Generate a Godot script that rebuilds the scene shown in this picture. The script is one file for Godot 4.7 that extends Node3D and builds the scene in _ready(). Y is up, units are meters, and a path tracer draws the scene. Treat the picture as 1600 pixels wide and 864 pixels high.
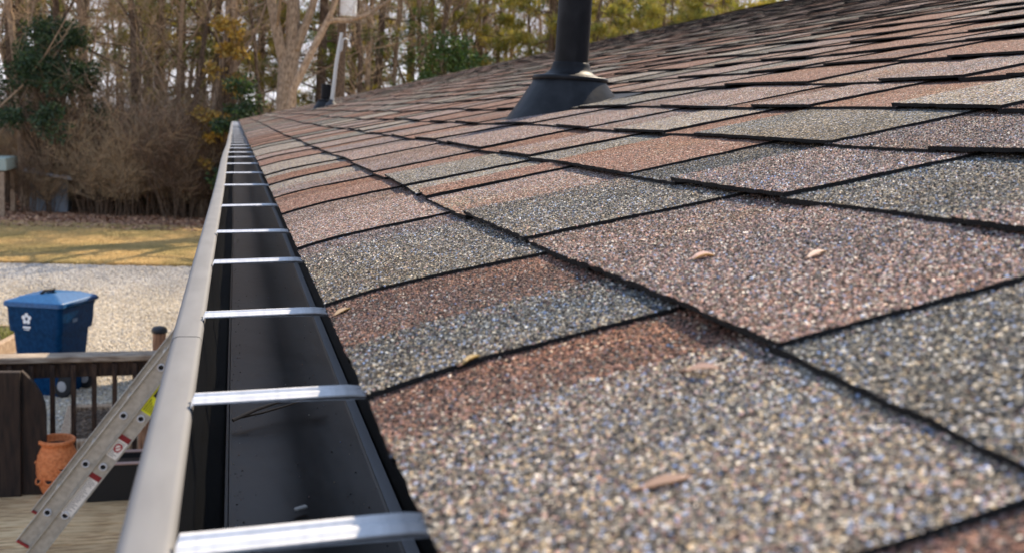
extends Node3D

# ------------------------------------------------------------------ mesh builder
class MB:
	var v := PackedVector3Array()
	var n := PackedVector3Array()
	var u := PackedVector2Array()
	var c := PackedColorArray()
	var i := PackedInt32Array()

	func pt(p: Vector3, nn: Vector3, col := Color.WHITE, uv := Vector2.ZERO) -> int:
		v.append(p); n.append(nn); c.append(col); u.append(uv)
		return v.size() - 1

	func tri(a: int, b: int, d: int) -> void:
		var cr := (v[b] - v[a]).cross(v[d] - v[a])
		if cr.dot(n[a] + n[b] + n[d]) > 0.0:
			i.append(a); i.append(d); i.append(b)
		else:
			i.append(a); i.append(b); i.append(d)

	func quad_i(a: int, b: int, d: int, e: int) -> void:
		tri(a, b, d); tri(a, d, e)

	func quad(p0: Vector3, p1: Vector3, p2: Vector3, p3: Vector3, nn: Vector3, col := Color.WHITE) -> void:
		var a := pt(p0, nn, col, Vector2(0, 0))
		pt(p1, nn, col, Vector2(1, 0)); pt(p2, nn, col, Vector2(1, 1)); pt(p3, nn, col, Vector2(0, 1))
		quad_i(a, a + 1, a + 2, a + 3)

	# a box with chamfered edges
	func box(cen: Vector3, size: Vector3, b := Basis.IDENTITY, ch := 0.004, col := Color.WHITE) -> void:
		var h := size * 0.5
		ch = minf(ch, minf(h.x, minf(h.y, h.z)) * 0.6)
		for ax in 3:
			var a1 := (ax + 1) % 3
			var a2 := (ax + 2) % 3
			for s in [-1.0, 1.0]:
				var nn := Vector3.ZERO
				nn[ax] = s
				var q := []
				for k in [[-1, -1], [1, -1], [1, 1], [-1, 1]]:
					var p := Vector3.ZERO
					p[ax] = h[ax] * s
					p[a1] = (h[a1] - ch) * k[0]
					p[a2] = (h[a2] - ch) * k[1]
					q.append(cen + b * p)
				quad(q[0], q[1], q[2], q[3], b * nn, col)
		for ax in 3:
			var a1 := (ax + 1) % 3
			var a2 := (ax + 2) % 3
			for s1 in [-1.0, 1.0]:
				for s2 in [-1.0, 1.0]:
					var nn := Vector3.ZERO
					nn[a1] = s1; nn[a2] = s2
					var q := []
					for k in [[-1.0, 0], [1.0, 0], [1.0, 1], [-1.0, 1]]:
						var p := Vector3.ZERO
						p[ax] = (h[ax] - ch) * k[0]
						p[a1] = (h[a1] - (ch if k[1] == 1 else 0.0)) * s1
						p[a2] = (h[a2] - (0.0 if k[1] == 1 else ch)) * s2
						q.append(cen + b * p)
					quad(q[0], q[1], q[2], q[3], b * nn.normalized(), col)
		for sx in [-1.0, 1.0]:
			for sy in [-1.0, 1.0]:
				for sz in [-1.0, 1.0]:
					var nn := (b * Vector3(sx, sy, sz)).normalized()
					var a := pt(cen + b * Vector3(h.x * sx, (h.y - ch) * sy, (h.z - ch) * sz), nn, col)
					pt(cen + b * Vector3((h.x - ch) * sx, h.y * sy, (h.z - ch) * sz), nn, col)
					pt(cen + b * Vector3((h.x - ch) * sx, (h.y - ch) * sy, h.z * sz), nn, col)
					tri(a, a + 1, a + 2)

	func tube(ps: Array, rs: Array, sides := 8, col := Color.WHITE, cap := true, rough := 0.0, rg: RandomNumberGenerator = null) -> void:
		var start := v.size()
		var up := Vector3(0.31, 0.2, 0.93)
		var len_done := 0.0
		for k in ps.size():
			var d: Vector3 = (ps[mini(k + 1, ps.size() - 1)] - ps[maxi(k - 1, 0)]).normalized()
			var x := d.cross(up)
			if x.length() < 0.05:
				x = d.cross(Vector3(1, 0, 0))
			x = x.normalized()
			var y := d.cross(x).normalized()
			up = x.cross(d)
			if k > 0:
				len_done += (ps[k] - ps[k - 1]).length()
			for s in sides + 1:
				var a := TAU * s / sides
				var nn := x * cos(a) + y * sin(a)
				var r: float = rs[k]
				if rough > 0.0 and s < sides:
					r *= 1.0 + rg.randf_range(-rough, rough)
				if s == sides:
					v.append(v[v.size() - sides]); n.append(nn); c.append(col); u.append(Vector2(1, len_done))
				else:
					pt(ps[k] + nn * r, nn, col, Vector2(float(s) / sides, len_done))
		for k in ps.size() - 1:
			for s in sides:
				var a := start + k * (sides + 1) + s
				quad_i(a, a + 1, a + sides + 2, a + sides + 1)
		if cap:
			for e in [0, ps.size() - 1]:
				if rs[e] < 0.0005:
					continue
				var d2: Vector3 = (ps[0] - ps[1]).normalized() if e == 0 else (ps[e] - ps[e - 1]).normalized()
				var m := pt(ps[e], d2, col)
				for s in sides + 1:
					pt(v[start + e * (sides + 1) + s], d2, col)
				for s in sides:
					tri(m, m + 1 + s, m + 2 + s)

	# three-sided bent spike, for twigs, needles, grass
	func spike(p: Vector3, q: Vector3, w: float, bend: Vector3, col := Color.WHITE) -> void:
		var d := (q - p).normalized()
		var x := d.cross(Vector3(0.37, 0.53, 0.76)).normalized()
		var y := d.cross(x)
		var m := (p + q) * 0.5 + bend
		var a := v.size()
		for k in 3:
			var nn := x * cos(TAU * k / 3) + y * sin(TAU * k / 3)
			pt(p + nn * w, nn, col)
		for k in 3:
			var nn := x * cos(TAU * k / 3) + y * sin(TAU * k / 3)
			pt(m + nn * w * 0.65, nn, col)
		var t := pt(q, d, col)
		for k in 3:
			var e := (k + 1) % 3
			quad_i(a + k, a + e, a + 3 + e, a + 3 + k)
			tri(a + 3 + k, a + 3 + e, t)

	func leaf(p: Vector3, d: Vector3, side: Vector3, l: float, w: float, col: Color) -> void:
		var nn := d.cross(side).normalized()
		var a := pt(p, nn, col)
		pt(p + d * l * 0.45 + side * w - nn * w * 0.25, nn, col)
		pt(p + d * l, nn, col)
		pt(p + d * l * 0.45 - side * w - nn * w * 0.25, nn, col)
		tri(a, a + 1, a + 2); tri(a, a + 2, a + 3)

	# profile of Vector2(radius, height), turned about axis y of basis b
	func lathe(prof: Array, sides: int, o := Vector3.ZERO, b := Basis.IDENTITY, col := Color.WHITE, squash := Vector2.ONE) -> void:
		var start := v.size()
		for k in prof.size():
			var d: Vector2 = prof[mini(k + 1, prof.size() - 1)] - prof[maxi(k - 1, 0)]
			var nn2 := Vector2(d.y, -d.x).normalized()
			for s in sides + 1:
				var a := TAU * s / sides
				var nn := b * Vector3(cos(a) * nn2.x, nn2.y, sin(a) * nn2.x)
				pt(o + b * Vector3(cos(a) * prof[k].x * squash.x, prof[k].y, sin(a) * prof[k].x * squash.y), nn, col, Vector2(float(s) / sides, float(k) / prof.size()))
		for k in prof.size() - 1:
			for s in sides:
				var a := start + k * (sides + 1) + s
				quad_i(a, a + 1, a + sides + 2, a + sides + 1)

	# a profile in (x, y) drawn along z from z0 to z1, smooth within, cuts where the angle is sharp
	func sweep(prof: Array, z0: float, z1: float, steps: int, hint: Vector2, wob = null) -> void:
		for k in prof.size() - 1:
			var p: Vector2 = prof[k]
			var q: Vector2 = prof[k + 1]
			var nk := []
			for e in 2:
				var seg := (q - p).normalized()
				var nb := seg
				var o := k + (1 if e == 1 else -1)
				if o >= 0 and o < prof.size() - 1:
					nb = (prof[o + 1] - prof[o]).normalized()
				var dd := (seg + nb).normalized() if seg.dot(nb) > 0.7 else seg
				var nn := Vector2(-dd.y, dd.x)
				nk.append(Vector3(nn.x, nn.y, 0))
			var last := -1
			for z in steps + 1:
				var zz := lerpf(z0, z1, float(z) / steps)
				var off := Vector3.ZERO
				if wob != null:
					off = wob.call(zz)
				var a := pt(Vector3(p.x, p.y, zz) + off, nk[0] * hint.x)
				pt(Vector3(q.x, q.y, zz) + off, nk[1] * hint.x)
				if last >= 0:
					quad_i(last, last + 1, a + 1, a)
				last = a

	func put(am: ArrayMesh, m: Material) -> ArrayMesh:
		if v.is_empty():
			return am
		var arr := []
		arr.resize(Mesh.ARRAY_MAX)
		arr[Mesh.ARRAY_VERTEX] = v
		arr[Mesh.ARRAY_NORMAL] = n
		arr[Mesh.ARRAY_TEX_UV] = u
		arr[Mesh.ARRAY_COLOR] = c
		arr[Mesh.ARRAY_INDEX] = i
		am.add_surface_from_arrays(Mesh.PRIMITIVE_TRIANGLES, arr)
		am.surface_set_material(am.get_surface_count() - 1, m)
		return am

	func mesh(m: Material) -> ArrayMesh:
		return put(ArrayMesh.new(), m)

# ------------------------------------------------------------------ naming
var used := {}
var rng := RandomNumberGenerator.new()

func numbered(called: String) -> String:
	var k: int = used.get(called, 0)
	used[called] = k + 1
	return called if k == 0 else "%s_%03d" % [called, k]

func tag(o: Node, label: String, category: String, group := "", kind := "") -> Node:
	if label: o.set_meta("label", label)
	if category: o.set_meta("category", category)
	if group: o.set_meta("group", group)
	if kind: o.set_meta("kind", kind)
	return o

func thing(called: String, label: String, category: String, at := Vector3.ZERO, turn := 0.0, group := "") -> Node3D:
	var o := Node3D.new()
	o.name = numbered(called)
	o.position = at
	o.rotation.y = turn
	add_child(o, true)
	tag(o, label, category, group)
	return o

func obj(called: String, m: Mesh, parent: Node = self) -> MeshInstance3D:
	var o := MeshInstance3D.new()
	o.name = numbered(called) if parent == self else called
	o.mesh = m
	parent.add_child(o, true)
	return o

func dup(src: Node3D, at: Vector3, turn: float, scl: float, label: String, group: String) -> Node3D:
	var o: Node3D = src.duplicate()
	o.name = numbered(str(src.name).rstrip("0123456789_"))
	add_child(o, true)
	o.position = at
	o.rotation.y = turn
	o.scale = Vector3.ONE * scl
	o.set_meta("label", label)
	if group: o.set_meta("group", group)
	return o

# ------------------------------------------------------------------ materials
func lin(r: float, g: float, b: float) -> Color:
	return Color(r, g, b).linear_to_srgb()

func mat(col: Color, rough := 0.7, metal := 0.0, spec := 0.5) -> StandardMaterial3D:
	var m := StandardMaterial3D.new()
	m.albedo_color = col.linear_to_srgb()
	m.roughness = rough
	m.metallic = metal
	m.metallic_specular = spec
	return m

func ramp(cols: Array, offs: Array, hard := false) -> Gradient:
	var g := Gradient.new()
	g.offsets = PackedFloat32Array(offs)
	var cc := PackedColorArray()
	for k in cols:
		cc.append((k as Color).linear_to_srgb())
	g.colors = cc
	if hard:
		g.interpolation_mode = Gradient.GRADIENT_INTERPOLATE_CONSTANT
	return g

func ntex(size: int, freq: float, seed_: int, g: Gradient, type := FastNoiseLite.TYPE_SIMPLEX_SMOOTH, oct := 4, seamless := true, cell := -1) -> NoiseTexture2D:
	var f := FastNoiseLite.new()
	f.seed = seed_
	f.noise_type = type
	f.frequency = freq
	f.fractal_octaves = oct
	if oct <= 1:
		f.fractal_type = FastNoiseLite.FRACTAL_NONE
	if cell >= 0:
		f.cellular_return_type = cell
		f.cellular_jitter = 1.0
	var t := NoiseTexture2D.new()
	t.width = size
	t.height = size
	t.seamless = seamless
	t.noise = f
	if g: t.color_ramp = g
	return t

func nmap(size: int, freq: float, seed_: int, strength: float, type := FastNoiseLite.TYPE_SIMPLEX_SMOOTH, oct := 4, seamless := true, cell := -1) -> NoiseTexture2D:
	var t := ntex(size, freq, seed_, null, type, oct, seamless, cell)
	t.as_normal_map = true
	t.bump_strength = strength
	return t

func tri_mat(t: Texture2D, scl: Vector3, rough: float, nm: Texture2D = null, ns := 1.0, world := true) -> StandardMaterial3D:
	var m := StandardMaterial3D.new()
	m.albedo_texture = t
	m.uv1_triplanar = true
	m.uv1_world_triplanar = world
	m.uv1_scale = scl
	m.roughness = rough
	if nm:
		m.normal_enabled = true
		m.normal_texture = nm
		m.normal_scale = ns
	return m

func leaf_mat(back := 0.5, rough := 0.6) -> StandardMaterial3D:
	var m := StandardMaterial3D.new()
	m.vertex_color_use_as_albedo = true
	m.roughness = rough
	m.backlight_enabled = true
	m.backlight = Color(back, back, back * 0.8)
	m.cull_mode = BaseMaterial3D.CULL_DISABLED
	return m

func cm(a: Color, b: Color, t: float) -> Color:
	return a.lerp(b, t)

func jit(c: Color, amount: float) -> Color:
	var k := 1.0 + rng.randf_range(-amount, amount)
	return Color(c.r * k * (1.0 + rng.randf_range(-0.06, 0.06)), c.g * k, c.b * k * (1.0 + rng.randf_range(-0.08, 0.08)))

# ------------------------------------------------------------------ the roof's own axes: s up the slope, t along the eave away from us, n off the plane
const HC := 3.2
const TH := 0.27719
const DN := 0.1219
const GY := 0.0

func RP(s: float, t: float, n: float) -> Vector3:
	return Vector3(s * cos(TH) + (DN - n) * sin(TH), HC + s * sin(TH) - (DN - n) * cos(TH), -t)

func wave(s: float, t: float) -> float:
	# the sheathing is not quite flat, and the first course bends over the eave
	var w := 0.0016 * sin(t * 4.1 + s * 3.0) + 0.0012 * sin(t * 9.7 + s * 7.0 + 1.3) + 0.004 * sin(t * 0.9 + 0.5)*smoothstep(0.5, 3.0, t)
	if s < 0.09:
		w -= 0.0042 * pow((0.09 - s) / 0.07, 2.0)
	return w

var bark_grey: StandardMaterial3D
var bark_pale: StandardMaterial3D
var bark_dark: StandardMaterial3D
var twig_mat: StandardMaterial3D
var leafm: StandardMaterial3D
var wood_dark: StandardMaterial3D
var wood_deck: Array = []
var wood_tan: StandardMaterial3D
var metal_alu: StandardMaterial3D

func _ready() -> void:
	rng.seed = 77
	# ---------------------------------------------------------------- camera, sky, sun, exposure
	var cam := Camera3D.new()
	cam.name = "camera"
	add_child(cam)
	cam.transform = Transform3D(Basis(Vector3(0.96410, 0.05897, 0.25889), Vector3(-0.01911, 0.98791, -0.15385), Vector3(-0.26483, 0.14338, 0.95357)).orthonormalized(), Vector3(0, HC, 0))
	var ca := CameraAttributesPhysical.new()
	ca.frustum_focal_length = 44.44
	ca.frustum_focus_distance = 0.95
	ca.exposure_aperture = 19.0
	ca.frustum_near = 0.02
	ca.frustum_far = 900.0
	cam.fov = 30.2
	cam.near = 0.02
	cam.far = 900.0
	cam.attributes = ca
	cam.current = true

	var env := Environment.new()
	env.background_mode = Environment.BG_SKY
	var sky := Sky.new()
	var sm := ProceduralSkyMaterial.new()
	sm.sky_top_color = Color(0.60, 0.69, 0.83)
	sm.sky_horizon_color = Color(0.93, 0.92, 0.94)
	sm.sky_curve = 0.16
	sm.sky_energy_multiplier = 1.0
	sm.ground_bottom_color = Color(0.32, 0.28, 0.24)
	sm.ground_horizon_color = Color(0.70, 0.72, 0.76)
	sky.sky_material = sm
	env.sky = sky
	env.tonemap_mode = Environment.TONE_MAPPER_LINEAR
	env.tonemap_exposure = 1.68
	env.sdfgi_enabled = true
	env.ssao_enabled = true
	env.ssil_enabled = true
	var we := WorldEnvironment.new()
	we.name = "world_environment"
	we.environment = env
	add_child(we)

	var sun := DirectionalLight3D.new()
	sun.name = "sun"
	sun.light_energy = 1.6
	sun.light_color = Color(1.0, 0.925, 0.82)
	sun.light_angular_distance = 0.5
	sun.shadow_enabled = true
	add_child(sun)
	var az := deg_to_rad(-46.0)
	var el := deg_to_rad(44.0)
	var to_sun := Vector3(-sin(az) * cos(el), sin(el), -cos(az) * cos(el))
	sun.transform = Transform3D(Basis.looking_at(-to_sun, Vector3.UP), Vector3.ZERO)

	make_materials()
	make_ground()
	make_house()
	make_gutter()
	make_roof_fittings()
	make_deck()
	make_ladder()
	make_yard()
	make_woods()
	make_small_things()

func make_materials() -> void:
	var S := FastNoiseLite.TYPE_SIMPLEX_SMOOTH
	bark_grey = tri_mat(ntex(512, 0.02, 3, ramp([Color(.14, .095, .06), Color(.30, .215, .14), Color(.46, .35, .24)], [0.2, 0.5, 0.85]), S, 5), Vector3(2.2, 0.5, 2.2), 0.95, nmap(512, 0.03, 4, 10.0), 1.0, false)
	bark_pale = tri_mat(ntex(512, 0.02, 5, ramp([Color(.18, .115, .07), Color(.38, .255, .155), Color(.56, .41, .27)], [0.2, 0.5, 0.85]), S, 5), Vector3(2.0, 0.6, 2.0), 0.95, nmap(512, 0.03, 6, 8.0), 1.0, false)
	bark_dark = tri_mat(ntex(512, 0.025, 7, ramp([Color(.04, .026, .016), Color(.14, .09, .055), Color(.26, .175, .11)], [0.2, 0.5, 0.85]), S, 5), Vector3(2.6, 0.6, 2.6), 0.95, nmap(512, 0.04, 8, 12.0), 1.0, false)
	twig_mat = StandardMaterial3D.new()
	twig_mat.vertex_color_use_as_albedo = true
	twig_mat.roughness = 0.9
	leafm = leaf_mat(0.9)
	var grain := nmap(512, 0.02, 12, 4.0)
	wood_dark = tri_mat(ntex(512, 0.015, 11, ramp([Color(.018, .009, .006), Color(.042, .022, .013), Color(.07, .040, .024)], [0.2, 0.5, 0.85]), S, 4), Vector3(6, 0.8, 6), 0.8, grain, 0.6, false)
	for k in 4:
		var b := 0.88 + 0.06 * k
		wood_deck.append(tri_mat(ntex(512, 0.012, 20 + k, ramp([Color(.36 * b, .21 * b, .095 * b), Color(.68 * b, .46 * b, .24 * b), Color(.76 * b, .56 * b, .32 * b)], [0.2, 0.5, 0.85]), S, 5), Vector3(0.7, 5, 7), 0.85, grain, 0.6, false))
	wood_tan = tri_mat(ntex(512, 0.015, 31, ramp([Color(.20, .13, .08), Color(.36, .25, .16), Color(.48, .36, .25)], [0.2, 0.5, 0.85]), S, 4), Vector3(5, 1, 5), 0.85, grain, 0.5, false)
	metal_alu = tri_mat(ntex(256, 0.02, 41, ramp([Color(.58, .58, .59), Color(.66, .66, .67), Color(.72, .72, .73)], [0.2, 0.5, 0.85]), S, 3), Vector3(30, 4, 4), 0.5, null, 1.0, false)
	metal_alu.metallic = 0.15

# ------------------------------------------------------------------ ground
func plane(called: String, x0: float, x1: float, z0: float, z1: float, y: float, m: Material, label: String, category: String) -> MeshInstance3D:
	var b := MB.new()
	b.quad(Vector3(x0, y, z0), Vector3(x1, y, z0), Vector3(x1, y, z1), Vector3(x0, y, z1), Vector3.UP)
	var o := obj(called, b.mesh(m))
	tag(o, label, category, "", "structure")
	return o

# a sheet whose two long edges wander
func wander_sheet(x0: float, x1: float, z0: float, z1: float, y: float, m: Material, amp: float) -> Mesh:
	var b := MB.new()
	var steps := 90
	var last := -1
	for k in steps + 1:
		var x := lerpf(x0, x1, float(k) / steps)
		var e0 := z0 + amp * (sin(x * 1.3) + 0.6 * sin(x * 3.7 + 1.0) + rng.randf_range(-0.3, 0.3))
		var e1 := z1 + amp * (sin(x * 1.1 + 2.0) + 0.6 * sin(x * 4.3) + rng.randf_range(-0.3, 0.3))
		var a := b.pt(Vector3(x, y, e0), Vector3.UP)
		b.pt(Vector3(x, y, e1), Vector3.UP)
		if last >= 0:
			b.quad_i(last, last + 1, a + 1, a)
		last = a
	return b.mesh(m)

func make_ground() -> void:
	var S := FastNoiseLite.TYPE_SIMPLEX_SMOOTH
	var soil := tri_mat(ntex(1024, 0.012, 51, ramp([Color(.08, .045, .028), Color(.18, .105, .066), Color(.28, .17, .11)], [0.2, 0.5, 0.85]), S, 6), Vector3(0.3, 0.3, 0.3), 0.95, nmap(512, 0.05, 52, 8.0), 1.0)
	plane("ground", -400, 400, -600, 200, GY, soil, "brown leaf strewn woodland ground reaching back under the trees", "ground")
	var gravel_t := tri_mat(ntex(1024, 0.09, 53, ramp([Color(.24, .20, .15), Color(.46, .39, .30), Color(.60, .53, .42), Color(.70, .64, .54)], [0.0, 0.35, 0.65, 0.9]), FastNoiseLite.TYPE_CELLULAR, 1, true, 1), Vector3(0.4, 0.4, 0.4), 0.95, nmap(1024, 0.09, 53, 12.0, FastNoiseLite.TYPE_CELLULAR, 1, true, 2), 1.0)
	var gv := obj("driveway", wander_sheet(-40, 30, -21.7, 6, 0.006, gravel_t, 0.09))
	tag(gv, "pale tan and grey gravel drive between the deck and the grass", "driveway", "", "structure")
	var lawn := tri_mat(ntex(1024, 0.02, 55, ramp([Color(.18, .14, .05), Color(.36, .26, .11), Color(.48, .36, .17)], [0.2, 0.5, 0.85]), S, 6), Vector3(0.35, 0.35, 0.35), 0.95, nmap(512, 0.08, 56, 8.0), 1.0)
	var lw := obj("lawn", wander_sheet(-40, 30, -28.3, -21.74, 0.012, lawn, 0.16))
	tag(lw, "strip of dormant straw coloured lawn between gravel and woods", "lawn", "", "structure")
	# gravel stones
	var st := MB.new()
	var rr := RandomNumberGenerator.new()
	rr.seed = 5
	var prof := [Vector2(0.0, -0.5), Vector2(0.75, -0.35), Vector2(1.0, 0.05), Vector2(0.7, 0.5), Vector2(0.0, 0.65)]
	st.lathe(prof, 6, Vector3.ZERO, Basis.IDENTITY, Color.WHITE, Vector2(1.0, 0.75))
	for k in st.v.size():
		st.v[k] *= 1.0 + 0.18 * sin(st.v[k].x * 5.0 + st.v[k].z * 7.0)
	var stone_m := StandardMaterial3D.new()
	stone_m.vertex_color_use_as_albedo = true
	stone_m.roughness = 0.95
	stone_m.metallic_specular = 0.2
	var patch := FastNoiseLite.new()
	patch.seed = 9
	patch.frequency = 0.35
	var cols := [Color(.62, .53, .39), Color(.52, .45, .35), Color(.70, .64, .54), Color(.38, .36, .34), Color(.50, .41, .30), Color(.29, .26, .22)]
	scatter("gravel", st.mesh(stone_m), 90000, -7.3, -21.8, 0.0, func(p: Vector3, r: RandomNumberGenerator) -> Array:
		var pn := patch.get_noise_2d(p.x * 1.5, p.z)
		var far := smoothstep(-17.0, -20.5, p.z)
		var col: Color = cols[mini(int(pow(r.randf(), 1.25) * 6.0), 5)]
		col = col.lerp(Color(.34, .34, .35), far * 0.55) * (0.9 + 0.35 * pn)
		var sz := r.randf_range(0.007, 0.018) * (1.0 + 0.5 * far)
		return [Basis.from_euler(Vector3(r.randf_range(-.4, .4), r.randf() * TAU, r.randf_range(-.4, .4))).scaled(Vector3.ONE * sz), col, sz * 0.3 + 0.006], 
		"loose pale gravel stones covering the drive", "gravel", 5)
	# grass
	var gb := MB.new()
	for k in 9:
		var a := rr.randf() * TAU
		var d := Vector3(cos(a), 0, sin(a))
		var h := rr.randf_range(0.6, 1.0)
		gb.spike(d * rr.randf() * 0.5, d * rr.randf_range(0.5, 1.3) + Vector3.UP * h, 0.07, Vector3.UP * 0.18)
	var gm := leaf_mat(0.4, 0.8)
	scatter("grass", gb.mesh(gm), 60000, -21.6, -28.8, 0.0, func(p: Vector3, r: RandomNumberGenerator) -> Array:
		var pn := patch.get_noise_2d(p.x * 0.9 + 40.0, p.z * 1.6)
		var green := clampf(0.10 + pn * 1.1, 0.0, 0.45)
		var col := Color(.68, .47, .19).lerp(Color(.27, .25, .085), green)
		col = col * r.randf_range(0.7, 1.2)
		var sz := r.randf_range(0.035, 0.085)
		return [Basis.from_euler(Vector3(0, r.randf() * TAU, 0)).scaled(Vector3.ONE * sz), col, 0.01],
		"short dry tan and green grass of the lawn strip", "grass", 6)
	# leaf litter
	var lb := MB.new()
	lb.leaf(Vector3(-0.5, 0, 0), Vector3(1, 0.12, 0).normalized(), Vector3(0, 0, 1), 1.0, 0.3, Color.WHITE)
	scatter("leaves", lb.mesh(leaf_mat(0.3, 0.8)), 60000, -27.6, -40.0, 0.0, func(p: Vector3, r: RandomNumberGenerator) -> Array:
		var cc := [Color(.44, .23, .13), Color(.32, .165, .10), Color(.52, .31, .18), Color(.22, .13, .085)]
		var col: Color = cc[r.randi() % 4]
		var sz := r.randf_range(0.08, 0.17)
		return [Basis.from_euler(Vector3(r.randf_range(-.7, .7), r.randf() * TAU, r.randf_range(-.7, .7))).scaled(Vector3.ONE * sz), col * r.randf_range(0.8, 1.2), r.randf_range(0.01, 0.05)],
		"fallen red brown leaves carpeting the edge of the woods", "leaves", 7)

func scatter(called: String, m: Mesh, count: int, z0: float, z1: float, y: float, f: Callable, label: String, category: String, sd: int) -> void:
	var r := RandomNumberGenerator.new()
	r.seed = sd
	var mm := MultiMesh.new()
	mm.transform_format = MultiMesh.TRANSFORM_3D
	mm.use_colors = true
	mm.mesh = m
	mm.instance_count = count
	for k in count:
		# more of them near the drive's close end, where each shows
		var z := lerpf(z0, z1, r.randf())
		var d := -z
		var p := Vector3(r.randf_range(-0.27 * d, 0.03 * d), y, z)
		var a: Array = f.call(p, r)
		p.y += a[2]
		mm.set_instance_transform(k, Transform3D(a[0], p))
		mm.set_instance_color(k, a[1])
	var o := MultiMeshInstance3D.new()
	o.name = numbered(called)
	o.multimesh = mm
	add_child(o, true)
	tag(o, label, category, "", "stuff")

# ------------------------------------------------------------------ house: walls, eave, shingles
var gran: Array = []
var edge_mat: StandardMaterial3D

func granule(seed_: int, cols: Array, shares: Array) -> StandardMaterial3D:
	var offs := []
	var acc := 0.0
	for k in shares.size():
		offs.append(acc)
		acc += shares[k]
	for k in offs.size():
		offs[k] /= acc
	var m := StandardMaterial3D.new()
	m.albedo_texture = ntex(2048, 0.31, seed_, ramp(cols, offs, true), FastNoiseLite.TYPE_CELLULAR, 1, false, 0)
	m.vertex_color_use_as_albedo = true
	m.roughness = 0.95
	m.metallic_specular = 0.2
	m.normal_enabled = true
	m.normal_texture = gran_n
	m.normal_scale = 1.0
	return m

var gran_n: NoiseTexture2D

func make_granules() -> void:
	gran_n = nmap(2048, 0.31, 101, 7.0, FastNoiseLite.TYPE_CELLULAR, 1, false, 2)
	var black := Color(.016, .015, .015)
	var grey := Color(.13, .125, .115)
	var greige := Color(.23, .205, .165)
	var tan := Color(.46, .36, .23)
	var blue := Color(.32, .39, .54)
	var cream := Color(.74, .68, .58)
	var brown := Color(.13, .085, .07)
	var red := Color(.24, .125, .095)
	var orange := Color(.42, .24, .17)
	var pink := Color(.40, .27, .24)
	var gs := [[black, grey, greige, brown, tan, blue, cream, pink], [black, grey, greige, blue, tan, cream, brown], [black, brown, grey, pink, orange, greige, blue, cream], [black, brown, red, orange, pink, grey, cream]]
	var gw := [[.14, .18, .28, .09, .13, .06, .06, .06], [.25, .32, .22, .05, .08, .05, .03], [.16, .26, .11, .20, .09, .08, .04, .06], [.16, .22, .33, .14, .06, .06, .03]]
	for k in 4:
		grain_cols.append(gs[k])
		var run := []
		var acc := 0.0
		for w in gw[k]:
			acc += w
			run.append(acc)
		grain_cum.append(run)
	var gb := MB.new()
	var q := [Vector3(1, .1, 0), Vector3(-.9, 0, .2), Vector3(.1, .75, .1), Vector3(0, -.8, -.1), Vector3(.1, .1, 1.0), Vector3(-.1, -.1, -.95)]
	for f in [[0, 2, 4], [0, 2, 5], [0, 3, 4], [0, 3, 5], [1, 2, 4], [1, 2, 5], [1, 3, 4], [1, 3, 5]]:
		var nn: Vector3 = (q[f[0]] + q[f[1]] + q[f[2]]).normalized()
		var a := gb.pt(q[f[0]], nn)
		gb.pt(q[f[1]], nn)
		gb.pt(q[f[2]], nn)
		gb.tri(a, a + 1, a + 2)
	var grm := StandardMaterial3D.new()
	grm.vertex_color_use_as_albedo = true
	grm.roughness = 0.7
	grm.metallic_specular = 0.35
	grain_mesh = gb.mesh(grm)
	gran.append(granule(101, [black, grey, greige, brown, tan, blue, cream, pink], [.14, .18, .28, .09, .13, .06, .06, .06]))
	gran.append(granule(101, [black, grey, greige, blue, tan, cream, brown], [.25, .32, .22, .05, .08, .05, .03]))
	gran.append(granule(101, [black, brown, grey, pink, orange, greige, blue, cream], [.16, .26, .11, .20, .09, .08, .04, .06]))
	gran.append(granule(101, [black, brown, red, orange, pink, grey, cream], [.16, .22, .33, .14, .06, .06, .03]))
	edge_mat = StandardMaterial3D.new()
	edge_mat.albedo_color = Color(.010, .009, .008).linear_to_srgb()
	edge_mat.roughness = 0.9
	edge_mat.normal_enabled = true
	edge_mat.normal_texture = gran_n
	edge_mat.normal_scale = 2.0

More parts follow.
